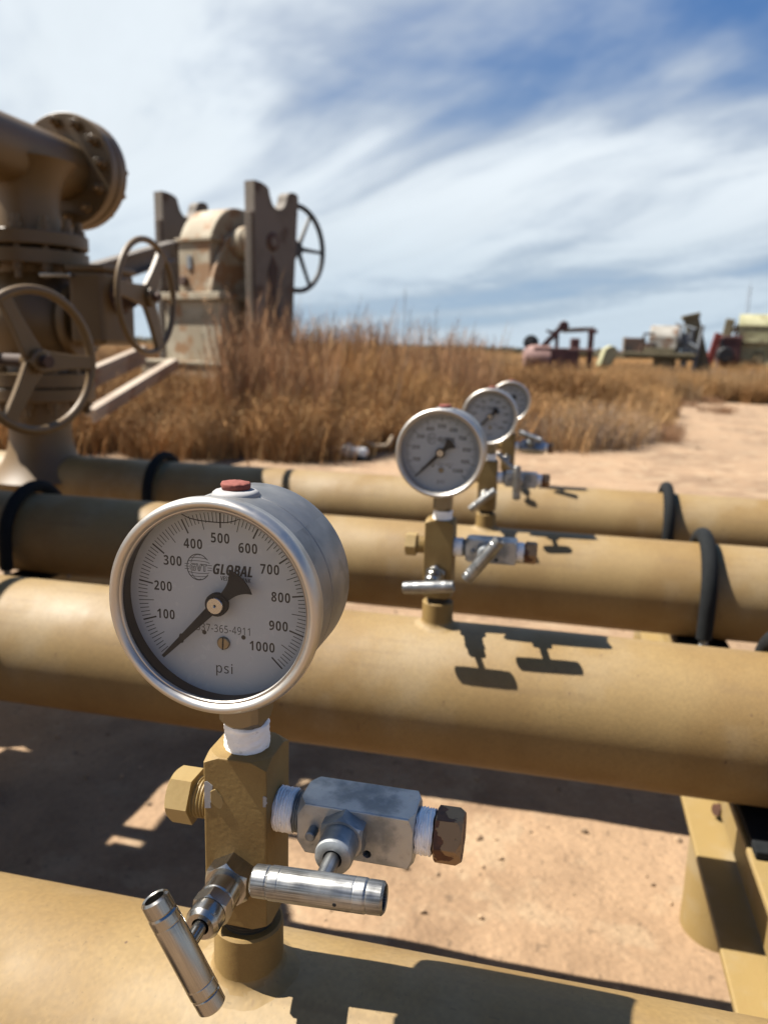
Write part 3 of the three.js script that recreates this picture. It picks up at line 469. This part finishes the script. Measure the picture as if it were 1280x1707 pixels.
{ // low step-over platform among the risers, left of the picture: its shadow lies on the ground between the pipes
  const t = thing('step_platform', 'tan steel step-over platform among the risers, left of the picture', 'platform', [-1.3, 0, 0]);
  part('tread', box(0.17, 0.03, 1.66, -0.042, 0.24, -0.45, 0.004), M.darkPaint, t); part('tread', box(0.15, 0.03, 0.22, 0.145, 0.24, -0.80, 0.004), M.darkPaint, t);
  part('tread', box(0.24, 0.03, 0.30, -0.30, 0.24, -1.05, 0.004), M.darkPaint, t); part('bearer', box(0.6, 0.04, 0.04, -0.12, 0.205, -0.95, 0.004), M.darkPaint, t);
  for (const z of [0.3, -0.9]) part('leg', box(0.05, 0.79, 0.05, 0.013, -0.17, z, 0.004), M.darkPaint, t);
}

// ---------------------------------------------------------------- oilfield machines
function plate(pts, depth, bevel = 0.006) { const s = new THREE.Shape(); pts(s); return metres(new THREE.ExtrudeGeometry(s, { depth, bevelEnabled: true, bevelSize: bevel, bevelThickness: bevel, bevelSegments: 1, curveSegments: 14 })); }
function crankArm(parent, u, h, matA, teeth = true) { // plate in the z-y plane, thickness along x, front face at u
  const g = plate((s) => { s.moveTo(-0.36, 0.0); s.lineTo(-0.43, h * 0.62); s.lineTo(-0.5, h - 0.06); s.quadraticCurveTo(-0.5, h, -0.44, h); s.quadraticCurveTo(-0.33, h + 0.01, -0.30, h - 0.06); s.bezierCurveTo(-0.28, h - 0.19, -0.2, h - 0.23, -0.13, h - 0.23); s.bezierCurveTo(-0.03, h - 0.23, 0.0, h - 0.14, 0.04, h - 0.02); s.quadraticCurveTo(0.1, h + 0.03, 0.28, h + 0.03); s.lineTo(0.25, 0.0); s.lineTo(-0.36, 0); }, 0.148).rotateY(-Math.PI / 2).translate(u - 0.006, 0, 0);
  const c = part('crank_arm', g, matA, parent);
  if (teeth) { const list = []; for (let y = 0.35; y < h - 0.3; y += 0.052) list.push(box(0.10, 0.025, 0.032, u - 0.075, y, 0.25 + 0.03 * y / h + 0.02, 0)); part('rack_teeth', list, matA, c); part('rack_strip', barBetween(V3(u - 0.075, 0.3, 0.262), V3(u - 0.075, h - 0.3, 0.286), 0.11, 0.02, 0.002, V3(0, 0, 1)), M.rustDark, c); }
  part('shaft_boss', bodyAt(lathe([[0.05, 0.02], [0.055, 0.03], [0.085, 0.03], [0.105, 0.015], [0.11, 0]].reverse(), 36), 'x', u, h - 0.61, -0.03), M.rustDark, c);
  part('shaft_end', bodyAt(rod(0.055, 0.035, 28, 0.006), 'x', u, h - 0.61, -0.03), matA, c);
  return c;
}
function gearCase(parent, mat, u0, u1, cover = mat) { // profile in z-y, extruded along x
  const prof = (s) => { s.moveTo(0.42, 1.64); s.lineTo(0.42, 2.22); s.bezierCurveTo(0.36, 2.44, 0.22, 2.64, -0.02, 2.66); s.lineTo(-0.12, 2.66); s.bezierCurveTo(-0.32, 2.65, -0.48, 2.5, -0.5, 2.24); s.lineTo(-0.5, 1.64); s.lineTo(0.42, 1.64); };
  const g = plate(prof, u1 - u0 - 0.02, 0.01).rotateY(-Math.PI / 2).translate(u1 - 0.01, 0, 0); g.scale(1, 1, 1);
  return part('gear_case', g, cover, parent);
}
{ // large gear reducer
  const t = thing('gear_reducer', 'large rust stained cream gear reducer with toothed crank arms and black spoked wheel', 'gear reducer', [-3.3935, GY, -9.0], -0.3665);
  crankArm(t, 0, 2.86, M.crankGrey); crankArm(t, -1.56, 2.86, M.crankGrey);
  part('rust_stain', lump(plate((s) => { s.moveTo(-0.02, 2.1); s.lineTo(0.06, 1.9); s.lineTo(0.02, 1.7); s.lineTo(0.12, 1.45); s.lineTo(0.16, 1.1); s.lineTo(0.1, 0.7); s.lineTo(-0.22, 0.7); s.lineTo(-0.25, 1.15); s.lineTo(-0.13, 1.4); s.lineTo(-0.09, 1.75); s.lineTo(-0.12, 1.95); }, 0.001, 0.0005).rotateY(-Math.PI / 2).translate(0.0105, 0, 0), 0.0, 1, 1), M.rustDark, t, 'dark rust and grease stain running down the crank arm');
  gearCase(t, M.creamRust, -1.13, -0.58);
  part('cover_rim', [box(0.63, 0.045, 1.0, -0.855, 2.265, -0.04, 0.008)], M.creamRust, t);
  part('side_flange', plate((s) => { s.moveTo(0.50, 1.64); s.bezierCurveTo(0.46, 1.9, 0.34, 2.1, 0.2, 2.3); s.lineTo(0.08, 2.36); s.lineTo(-0.5, 2.36); s.lineTo(-0.56, 1.64); }, 0.05, 0.006).rotateY(-Math.PI / 2).translate(-0.50, 0, 0), M.creamRust, t);
  part('bearing_housing', [bodyAt(lathe([[0.001, 0], [0.2, 0], [0.2, 0.12], [0.13, 0.2], [0.10, 0.34], [0.001, 0.34]], 40), 'x', -0.5, 2.25, -0.03)], M.creamRust, t);
  part('inspection_plate', [box(0.075, 0.16, 0.03, -0.93, 2.0, 0.435, 0.006)], M.steelGrey, t);
  part('oil_cap', [bodyAt(rod(0.06, 0.07, 20, 0.008), 'z', -1.02, 1.78, 0.42)], M.rustDark, t);
  part('base_ledge', box(1.12, 0.085, 1.12, -0.92, 1.6, -0.05, 0.01), M.creamRust, t);
  part('pedestal', [box(0.98, 0.74, 0.9, -0.92, 1.19, -0.03, 0.012)], M.creamRust, t);
  part('base_plate', [box(1.5, 0.04, 1.3, -0.95, 0.8, -0.05, 0.008), box(1.5, 0.16, 0.05, -0.95, 0.70, 0.55, 0.008), box(1.5, 0.16, 0.05, -0.95, 0.70, -0.65, 0.008)], M.creamRust, t);
  part('stand', [box(0.9, 0.62, 0.9, -0.95, 0.31, -0.05, 0.01)], M.rustDark, t);
  const w = handwheel(t, 'brake_wheel', 0.555, 0.034, 6, M.wheelBlack, 0.045, 0.52, 0.03); w.position.set(-0.22, 2.26, -0.75);
  part('pinion_shaft', bodyAt(rod(0.045, 0.5, 20), 'x', -0.7, 2.26, -0.75), M.wheelBlack, t);
  part('guard_bracket', box(0.06, 0.16, 0.08, -0.2, 1.66, -0.56, 0.008), M.rustDark, t);
}
{ const a = V3(-4.02, 0.284, -7.688), b = V3(-3.811, -0.12, -5.75);
  const t = solo('steel_rail', [barBetween(a, b, 0.1, 0.07, 0.008), barBetween(a.clone().add(V3(0.02, -0.06, 0)), b.clone().add(V3(0.02, -0.06, 0)), 0.03, 0.06, 0.006)], M.pinkRail, 'long faded tan steel rail sloping down into the grass, nearer of two', 'rail');
  const c = V3(-4.6, 0.40, -8.07), d = V3(-4.52, 0.05, -6.3);
  solo('steel_rail', [barBetween(c, d, 0.1, 0.08, 0.008), barBetween(c.clone().add(V3(0.02, -0.1, 0)), d.clone().add(V3(0.02, -0.1, 0)), 0.03, 0.12, 0.006)], M.pinkRail, 'short pinkish steel rail beyond the longer one, behind the handwheels', 'rail');
  const e = V3(-3.93, 1.41, -7.45), f = V3(-3.87, 0.80, -5.0);
  const bm = thing('pitman_beam', 'grey brown steel channel sloping up behind the narrow handwheel', 'beam');
  part('web', barBetween(e, f, 0.03, 0.2, 0.004), M.crankGrey, bm); part('top_flange', barBetween(e.clone().add(V3(0.05, 0.09, 0)), f.clone().add(V3(0.05, 0.09, 0)), 0.1, 0.022, 0.004), M.crankGrey, bm); part('bottom_flange', barBetween(e.clone().add(V3(0.05, -0.09, 0)), f.clone().add(V3(0.05, -0.09, 0)), 0.1, 0.022, 0.004), M.crankGrey, bm);
  part('prop', between(f, V3(f.x, GY, f.z), 0.04), M.crankGrey, bm);
}
{ // maroon machine in the field
  const t = thing('maroon_machine', 'faded maroon machine with a round tank, slanting arm and square post frame', 'machine', [-0.05, GY, -14.75], 0.05);
  part('tank', bodyAt(lathe([[0.001, 0], [0.12, 0.01], [0.2, 0.06], [0.235, 0.15], [0.24, 0.3], [0.24, 0.5], [0.001, 0.5]], 40), 'x', -0.62, 0.93, 0.05), M.pinkFaded, t);
  part('engine_block', [box(0.62, 0.5, 0.5, 0.08, 0.83, 0, 0.03), box(0.7, 0.3, 0.44, -0.25, 0.68, 0.02, 0.03), box(0.16, 0.2, 0.3, 0.3, 1.2, 0.05, 0.02), box(0.9, 0.1, 0.55, 0.0, 0.55, 0, 0.01)], M.maroon, t);
  part('deck', box(1.05, 0.05, 0.5, 0.1, 1.1, 0, 0.008), M.pinkFaded, t);
  part('arm', [barBetween(V3(-0.28, 1.12, 0.1), V3(0.05, 1.5, 0.1), 0.09, 0.1), bodyAt(rod(0.09, 0.12, 24, 0.01), 'z', 0.08, 1.51, 0.05)], M.maroon, t);
  part('stay', [barBetween(V3(-0.02, 1.1, 0.1), V3(-0.03, 1.42, 0.1), 0.07, 0.07, 0.004, V3(0, 0, 1)), barBetween(V3(-0.22, 1.42, 0.1), V3(0.0, 1.36, 0.1), 0.05, 0.05)], M.maroon, t);
  part('flywheel', bodyAt(lathe([[0.001, 0], [0.13, 0], [0.14, 0.02], [0.14, 0.06], [0.001, 0.08]], 32), 'z', -0.48, 1.2, 0.02), M.wheelBlack, t);
  part('post', box(0.1, 1.4, 0.1, 0.58, 0.72, 0, 0.006), M.maroon, t); part('top_bar', barBetween(V3(0.06, 1.43, 0), V3(0.63, 1.47, 0), 0.075, 0.08), M.paleGrey, t); part('post_cap', box(0.16, 0.07, 0.14, 0.6, 1.43, 0, 0.006), M.maroon, t);
  part('skid', [box(1.6, 0.12, 0.12, 0, 0.4, 0.3, 0.01), box(1.6, 0.12, 0.12, 0, 0.4, -0.3, 0.01), box(0.12, 0.36, 0.6, -0.6, 0.18, 0, 0.01), box(0.12, 0.36, 0.6, 0.6, 0.18, 0, 0.01)], M.maroon, t);
}
{ const t = thing('counterweight', 'pale yellow tilted steel block in the grass right of the maroon machine', 'counterweight', [0.99, GY, -19.6], 0.3); const g = plate((s) => { s.moveTo(-0.17, 0); s.lineTo(0.1, 0); s.lineTo(0.2, 0.3); s.quadraticCurveTo(0.2, 0.42, 0.06, 0.43); s.lineTo(-0.06, 0.36); s.lineTo(-0.17, 0); }, 0.2, 0.02); part('block', g, M.paleYellow, t).position.set(0, 0.78, 0); part('stand', box(0.14, 0.8, 0.14, -0.03, 0.4, 0.1, 0.01), M.paleYellow, t); }
{ // pale gear reducer far off
  const t = thing('gear_reducer', 'small far pale grey gear reducer with rusty motor box on its left', 'gear reducer', [2.75, GY, -23.3], -0.25);
  const gc = gearCase(t, M.paleGrey, -0.42, 0.32); gc.scale.set(1, 0.72, 0.8); gc.position.y = -0.08;
  part('base', [box(1.9, 0.09, 1.1, -0.1, 1.06, 0, 0.01), box(0.8, 0.12, 1.0, -0.1, 1.17, 0, 0.01), box(2.6, 0.1, 0.9, -0.6, 0.98, 0, 0.01), box(0.5, 1.0, 0.7, 0, 0.5, 0, 0.01)], M.olive, t);
  part('pipework', [between(V3(-1.5, 1.06, 0.3), V3(-0.5, 1.12, 0.3), 0.04), between(V3(-0.62, 1.1, 0.35), V3(-0.55, 1.6, 0.3), 0.03), between(V3(-0.55, 1.6, 0.3), V3(-0.3, 1.62, 0.3), 0.03), box(0.3, 0.22, 0.3, -0.38, 1.25, 0.3, 0.02)], M.rustDark, t); part('motor_box', box(0.5, 0.42, 0.5, -0.82, 1.28, 0.1, 0.03), M.rustDark, t); part('box_lid', box(0.06, 0.44, 0.52, -1.08, 1.28, 0.1, 0.01), M.pinkRail, t);
  part('coupling_wheel', bodyAt(lathe([[0.001, 0], [0.3, 0], [0.3, 0.06], [0.001, 0.08]], 36), 'x', 0.36, 1.5, 0.1), M.steelGrey, t);
  part('cylinder', [bodyAt(rod(0.09, 0.9, 20), 'y', 0.52, 0.75, 0.15), bodyAt(rod(0.12, 0.5, 20), 'y', 0.7, 0.9, 0.1), bodyAt(rod(0.07, 0.75, 18), 'y', 0.62, 1.0, -0.15), between(V3(0.3, 1.55, 0.2), V3(0.85, 1.25, 0.25), 0.035), between(V3(0.2, 1.9, 0), V3(0.75, 1.75, 0.1), 0.03), between(V3(0.78, 0.6, 0.2), V3(0.92, 1.85, 0.1), 0.045)], M.steelGrey, t);
}
{ const t = thing('leaning_crank_arm', 'dark olive crank arm leaning left behind the far pale gear reducer', 'crank arm', [3.85, GY, -23.4], 0); const a = V3(-0.02, 0.5, 0), b = V3(-0.52, 2.12, 0); part('arm', barBetween(a, b, 0.28, 0.38, 0.02, V3(1, 0, 0)), M.olive, t); part('head', barBetween(V3(-0.50, 2.04, 0), V3(-0.53, 2.16, 0), 0.36, 0.46, 0.02, V3(1, 0, 0)), M.olive, t); part('foot', box(0.7, 0.55, 0.6, 0.02, 0.27, 0, 0.02), M.olive, t); }
{ const t = thing('red_machine', 'dark red machine body with a bright red slanting guard in the far grass', 'machine', [4.55, GY, -25.6], 0); part('guard', [barBetween(V3(-0.36, 0.6, 0.2), V3(-0.12, 1.72, 0.2), 0.12, 0.2, 0.01, V3(1, 0, 0)), box(0.3, 0.7, 0.4, -0.38, 0.35, 0.1, 0.01)], M.redPaint, t); part('body', [box(0.62, 0.75, 0.6, 0.25, 1.2, -0.1, 0.08), box(0.5, 0.9, 0.5, 0.22, 0.45, -0.1, 0.02)], M.maroon, t); part('drum', bodyAt(rod(0.22, 0.5, 28, 0.02), 'z', 0.1, 1.1, -0.05), M.wheelBlack, t); part('hood', box(0.55, 0.14, 0.62, 0.3, 1.58, -0.1, 0.04), M.maroon, t); part('hose', between(V3(-0.05, 1.5, 0.25), V3(0.4, 0.5, 0.35), 0.035), M.wheelBlack, t); part('exhaust', between(V3(0.42, 1.55, -0.2), V3(0.42, 2.0, -0.2), 0.04), M.rustDark, t); }
{ // pale yellow reducer at the right edge
  const t = thing('gear_reducer', 'pale yellow gear reducer with an olive crank arm at the right edge', 'gear reducer', [5.72, GY, -26.1], -0.2);
  const gc = gearCase(t, M.paleYellow, -0.62, 0.55); gc.scale.set(1, 0.86, 1); gc.position.y = 0.02;
  part('base_box', plate((s) => { s.moveTo(-0.92, -0.02); s.lineTo(0.5, -0.02); s.lineTo(0.45, 1.44); s.lineTo(-0.66, 1.44); s.lineTo(-0.92, -0.02); }, 0.9, 0.02).translate(0.06, 0, -0.5), M.paleYellow, t); part('ledge', box(1.22, 0.06, 1.1, -0.02, 1.47, -0.04, 0.008), M.olive, t); part('cover_rim', box(1.24, 0.05, 1.0, -0.03, 1.96, -0.04, 0.008), M.paleYellow, t);
  const ca = part('crank_arm', [barBetween(V3(-1.1, 0.3, 0.2), V3(-0.86, 2.16, 0.2), 0.22, 0.26, 0.03, V3(1, 0, 0))], M.olive, t); part('pin', bodyAt(rod(0.07, 0.36, 20), 'x', -0.9, 1.85, 0.1), M.paleYellow, ca);
  part('patch_plate', box(0.26, 0.4, 0.02, 0.02, 1.0, 0.44, 0.005), M.olive, t); 
}
{ const t = thing('red_guard', 'dark red steel guard cut by the right edge, in front of the yellow reducer', 'guard', [5.62, GY, -22.6], 0.1); part('panel', plate((s) => { s.moveTo(-0.3, 0); s.lineTo(0.6, 0); s.lineTo(0.6, 1.2); s.lineTo(0.12, 1.2); s.lineTo(-0.3, 0.1); }, 0.4, 0.02), M.redPaint, t); part('rail', box(0.9, 0.08, 0.5, 0.15, 0.2, 0.2, 0.01), M.maroon, t); }
// lattice masts on the skyline
function mast(label, pos, h, w) {
  const t = thing('lattice_mast', label, 'mast', pos), legs = [[-w, -w], [w, -w], [0, w]], mt = std({ color: rgb(0.20, 0.21, 0.23), roughness: 0.7 });
  for (const [x, z] of legs) part('leg', between(V3(x, 0, z), V3(x, h, z), 0.024, 6), mt, t);
  const list = []; for (let y = 0.5; y < h - 0.6; y += 0.9) for (let k = 0; k < 3; k++) { const a = legs[k], b = legs[(k + 1) % 3]; list.push(between(V3(a[0], y, a[1]), V3(b[0], y + 0.9, b[1]), 0.022, 5)); }
  part('bracing', list, mt, t); part('antenna', between(V3(0, h, 0), V3(0, h + 1.2, 0), 0.02, 6), mt, t);
}
mast('thin grey lattice mast far behind the pale yellow reducer', [30.0, GY, -154.5], 13.2, 0.28);
mast('thin faint lattice mast on the skyline above the middle grass', [-41, GY, -201.5], 15.2, 0.26);

// ---------------------------------------------------------------- litter at the grass edge
{ const g = lump(new THREE.IcosahedronGeometry(0.1, 5).scale(1.25, 0.5, 0.8), 0.16, 9, 5); const m = solo('plastic_bag', g, std({ color: rgb(0.55, 0.55, 0.54), roughness: 0.5 }), 'crumpled white plastic bag lying at the edge of the grass', 'plastic bag'); m.position.set(-1.75, GY + 0.075, -6.85);
  const g2 = lump(new THREE.IcosahedronGeometry(0.07, 4).scale(1.3, 0.4, 0.7), 0.08, 12, 9); const m2 = solo('tyre_scrap', g2, M.rubber, 'black rubber scrap under the white plastic bag', 'rubber scrap'); m2.position.set(-1.66, GY + 0.02, -6.78);
  const mkStick = (pts, r, label, seed) => { const c = new THREE.CatmullRomCurve3(pts); const t = new THREE.TubeGeometry(c, 40, r, 8); const p = lump(t, r * 0.8, 30, seed); const s = solo('dead_branch', p, std({ color: rgb(0.25, 0.195, 0.135), roughness: 0.9 }), label, 'branch', 'dead branches by the grass'); return s; };
  mkStick([V3(-2.3, GY + 0.04, -6.72), V3(-2.1, GY + 0.07, -6.75), V3(-1.93, GY + 0.09, -6.8), V3(-1.8, GY + 0.08, -6.95)], 0.032, 'pale dead branch lying left of the white plastic bag', 3);
  mkStick([V3(-1.9, GY + 0.13, -7.0), V3(-1.75, GY + 0.17, -7.05), V3(-1.58, GY + 0.12, -7.02), V3(-1.46, GY + 0.14, -7.02), V3(-1.42, GY + 0.22, -7.05)], 0.02, 'pale crooked dead branch behind the white plastic bag', 7);
}

// ---------------------------------------------------------------- dry vegetation
function clump(seed, n, rad, h0, h1, width, fuzz) {
  const rand = rng(seed), pos = [], col = [];
  const tri = (a, b, c, k) => { pos.push(...a, ...b, ...c); for (let i = 0; i < 3; i++) col.push(...k); };
  for (let i = 0; i < n; i++) {
    const a = rand() * 6.283, r = rad * Math.sqrt(rand()), x = r * Math.cos(a), z = r * Math.sin(a), h = lerp(h0, h1, rand()) * (1 - 0.25 * r / rad), la = a + (rand() - 0.5) * 2, lean = h * (0.08 + 0.28 * rand()), fa = rand() * 6.283, w = width * (0.6 + 0.8 * rand());
    const wx = Math.cos(fa) * w, wz = Math.sin(fa) * w, tone = 0.6 + 0.7 * rand(), red = rand(), k = [tone * (1 + 0.1 * red), tone * (1 - 0.12 * red), tone * (1 - 0.3 * red)];
    const P = (t) => [x + Math.cos(la) * lean * t * t, h * t, z + Math.sin(la) * lean * t * t], b0 = P(0), m = P(0.5), e = P(1);
    tri([b0[0] - wx, 0, b0[2] - wz], [b0[0] + wx, 0, b0[2] + wz], [m[0] + wx * 0.7, m[1], m[2] + wz * 0.7], k); tri([b0[0] - wx, 0, b0[2] - wz], [m[0] + wx * 0.7, m[1], m[2] + wz * 0.7], [m[0] - wx * 0.7, m[1], m[2] - wz * 0.7], k); tri([m[0] - wx * 0.7, m[1], m[2] - wz * 0.7], [m[0] + wx * 0.7, m[1], m[2] + wz * 0.7], e, k);
    for (let q = 0; q < fuzz; q++) { // side twigs with dried seed heads
      const t = 0.3 + 0.68 * rand(), c = P(t), ta = rand() * 6.283, tl = h * (0.05 + 0.13 * (1.15 - t) * 2 * rand()), tw = w * 0.9, d = [c[0] + Math.cos(ta) * tl * 0.6, c[1] + tl * 0.9, c[2] + Math.sin(ta) * tl * 0.6];
      tri([c[0] - wz * 0.5, c[1], c[2] + wx * 0.5], [c[0] + wz * 0.5, c[1] + tw, c[2] - wx * 0.5], d, k);
      const dd = [d[0] + tw * 2 * (rand() - 0.5), d[1] + tw * 2, d[2] + tw * 2 * (rand() - 0.5)]; tri(d, [d[0] + tw * 1.4, d[1] - tw, d[2] + tw * (rand() - 0.5)], dd, k);
    }
  }
  const g = new THREE.BufferGeometry(); g.setAttribute('position', new THREE.Float32BufferAttribute(pos, 3)); g.setAttribute('color', new THREE.Float32BufferAttribute(col, 3)); g.computeVertexNormals(); return g;
}
const straw = std({ color: rgb(1, 1, 1), vertexColors: true, roughness: 0.9, side: THREE.DoubleSide });
function scatter(name, label, geo, places, mat = straw) {
  const im = new THREE.InstancedMesh(geo, mat, places.length), m = new THREE.Matrix4(), q = new THREE.Quaternion();
  places.forEach((p, i) => { q.setFromAxisAngle(V3(0, 1, 0), p.a); m.compose(V3(p.x, groundY(p.x, p.z) - 0.02, p.z), q, V3(p.s * p.w, p.s * p.h, p.s * p.w)); im.setMatrixAt(i, m); im.setColorAt(i, p.c); });
  im.name = numbered(name); im.castShadow = im.receiveShadow = true; im.userData = { kind: 'stuff', label, category: 'grass' }; scene.add(im);
}
{
  const rand = rng(4242), lists = [[], [], [], [], []];
  // real height of the growth over the field: tall on the left, low towards the clearing and the far right
  const tall = (x, z) => { const b = (x - 0.2) / (0.4 - z); return lerp(1.0, 0.68, sstep(-0.13, -0.02, b)) * lerp(1, 0.92, sstep(-0.15, -0.03, b) * sstep(-17, -13, z)) * lerp(1, 1.12, sstep(0.02, 0.12, b)) * lerp(1, 0.84, sstep(-0.38, -0.46, b)); };
  const add = (x, z, k = 1) => {
    const far = -z > 16, d = Math.hypot(x, z), patch = fbm(x * 0.45, z * 0.45, 5.5, 3), h = tall(x, z) * (1 + 0.75 * patch) * (0.78 + 0.36 * rand()) * k;
    if (!far && patch < -0.22 && rand() < 0.75) return;
    const tone = 0.62 + 0.75 * rand() + 0.5 * patch, grey = sstep(0.1, 0.4, fbm(x * 0.6 + 9, z * 0.6, 1.5, 3)), c = mix3(mix3([0.155, 0.082, 0.027], [0.39, 0.25, 0.104], rand()), [0.24, 0.19, 0.12], grey * 0.7).map((v) => v * tone);
    lists[Math.floor(rand() * 4)].push({ x, z, a: rand() * 6.28, s: h, w: (d > 30 ? 1.7 : 1.0) / Math.max(h, 0.5) * lerp(1, 1.5, sstep(15, 40, d)), h: 1, c: rgb(...c) });
  };
  for (let i = 0; i < 5200; i++) { const z = -5.2 - 15 * Math.pow(rand(), 1.25), x = lerp(-1.1, 0.42, rand()) * (-z + 2); const e = grassEdge(x) + 1.1 * fbm(x * 1.1, z * 1.1, 3, 3) - 0.15; if (z < e) add(x, z, sstep(-0.1, 1.4, e - z) * 0.35 + 0.62); }
  for (let i = 0; i < 7500; i++) { const z = -18 - 75 * Math.pow(rand(), 1.7), x = lerp(-1.0, 0.5, rand()) * (-z + 2); const e = grassEdge(x) + 1.5 * fbm(x * 0.4, z * 0.4, 3, 3); if (z < e) add(x, z); }
  for (let i = 0; i < 5200; i++) { const z = -17.5 - 26 * Math.pow(rand(), 1.5), x = lerp(0.0, 0.36, rand()) * -z; if (z < grassEdge(x) + 1.2 * fbm(x * 0.6, z * 0.6, 3, 3)) add(x, z); }
  const near = (x, z, s) => { const t = 0.7 + 0.6 * rand(), c = mix3([0.150, 0.078, 0.026], [0.34, 0.212, 0.085], rand()); lists[Math.floor(rand() * 4)].push({ x, z, a: rand() * 6.28, s: s * (0.75 + 0.5 * rand()), w: 1.5, h: 1, c: rgb(c[0] * t, c[1] * t, c[2] * t) }); };
  for (let i = 0; i < 170; i++) near(lerp(-1.2, 1.0, rand()), lerp(-13.0, -14.35, rand()), 0.84); // weeds growing up against the machines
  for (let i = 0; i < 260; i++) near(lerp(0.6, 6.8, rand()), lerp(-21.2, -22.5, rand()), 0.74);
  const names = ['tall fuzzy dry brown weeds massed behind the pipes', 'dry straw coloured grass mixed among the brown weeds', 'dense rusty brown dead weeds across the field', 'loose pale dry stalks across the field'];
  for (let v = 0; v < 4; v++) scatter('dry_grass', names[v], clump(100 + v, [150, 190, 170, 130][v], [0.24, 0.3, 0.27, 0.3][v], 0.45, 1.05, 0.0042, [7, 4, 8, 5][v]), lists[v]);
  // thin tall wisps that rise above the mass, on the left and centre
const wisps = []; for (let i = 0; i < 430; i++) { const z = -7.0 - 8 * rand(), b = lerp(-0.45, -0.07, rand()), x = b * -z, k = fbm(x * 1.1, z * 0.5, 9.1, 3); if (z < grassEdge(x) - 0.3 && k > -0.12) { const t = 0.7 + 0.5 * rand(); wisps.push({ x, z, a: rand() * 6.28, s: lerp(1.1, 1.8, Math.pow(rand(), 1.5)) * (1 + 0.4 * k) * lerp(1, 0.85, sstep(-0.2, -0.02, b)), w: 0.7, h: 1, c: rgb(0.27 * t, 0.165 * t, 0.085 * t) }); } }
  scatter('dry_stalks', 'thin tall dry stalks rising above the weeds against the sky', clump(31, 9, 0.2, 0.7, 1.0, 0.0035, 46), wisps);
  const bent = []; for (let i = 0; i < 260; i++) { const x = lerp(-4.5, 1.1, rand()), z = grassEdge(x) - 3.2 * Math.pow(rand(), 1.4) + 0.15; const t = 0.75 + 0.5 * rand(); bent.push({ x, z, a: rand() * 6.28, s: 0.55 + 0.5 * rand(), w: 1.6, h: 0.8, c: rgb(0.32 * t, 0.21 * t, 0.095 * t) }); }
  scatter('dry_stalks', 'pale bent straw stems leaning out at the edge of the weeds', clump(88, 7, 0.3, 0.6, 1.0, 0.0045, 3), bent);
  // grey dead brush at the edge of the clearing
  const brush = []; for (let i = 0; i < 120; i++) { const x = lerp(-0.35, 1.15, rand()), z = lerp(-8.4, -10.8, rand()); if (z < grassEdge(x) + 0.25) { const t = 0.7 + 0.6 * rand(); brush.push({ x, z, a: rand() * 6.28, s: 0.3 + 0.3 * rand(), w: 1.7, h: 1, c: rand() > 0.45 ? rgb(0.17 * t, 0.135 * t, 0.105 * t) : rgb(0.26 * t, 0.17 * t, 0.08 * t) }); } }
  for (const [x, z] of [[2.6, -17.5], [3.4, -19], [3.0, -15.8], [5.2, -23.5], [4.4, -22], [6.4, -25.5], [1.4, -10.4], [1.25, -10.1], [1.5, -11.2]]) for (let k = 0; k < 5; k++) brush.push({ x: x + (rand() - 0.5) * 0.5, z: z + (rand() - 0.5) * 0.5, a: rand() * 6.28, s: 0.16 + 0.16 * rand(), w: 2.2, h: 1, c: rgb(0.2, 0.12, 0.065) });
  for (let i = 0; i < 130; i++) { const t = 0.7 + 0.6 * rand(); brush.push({ x: lerp(2.3, 5.4, rand()), z: lerp(-21.3, -22.4, rand()), a: rand() * 6.28, s: 0.55 + 0.35 * rand(), w: 1.5, h: 1, c: rgb(0.16 * t, 0.15 * t, 0.14 * t) }); }
  scatter('dead_brush', 'low grey tangled dead brush along the edge of the clearing', clump(55, 120, 0.3, 0.3, 1.0, 0.0035, 6), brush);
  // dark scrub on the horizon
  const scrub = []; for (let i = 0; i < 2600; i++) { const z = -120 - 520 * rand(), x = lerp(-0.95, 0.6, rand()) * -z; const t = 0.6 + 0.6 * rand(); scrub.push({ x, z, a: rand() * 6.28, s: 1.1 + 1.1 * rand(), w: 4.5, h: 1, c: rgb(0.09 * t, 0.08 * t, 0.045 * t) }); }
  scatter('distant_scrub', 'dark low scrub along the flat horizon', clump(66, 60, 0.6, 0.4, 1.0, 0.05, 3), scrub);
}

renderer.render(scene, camera);
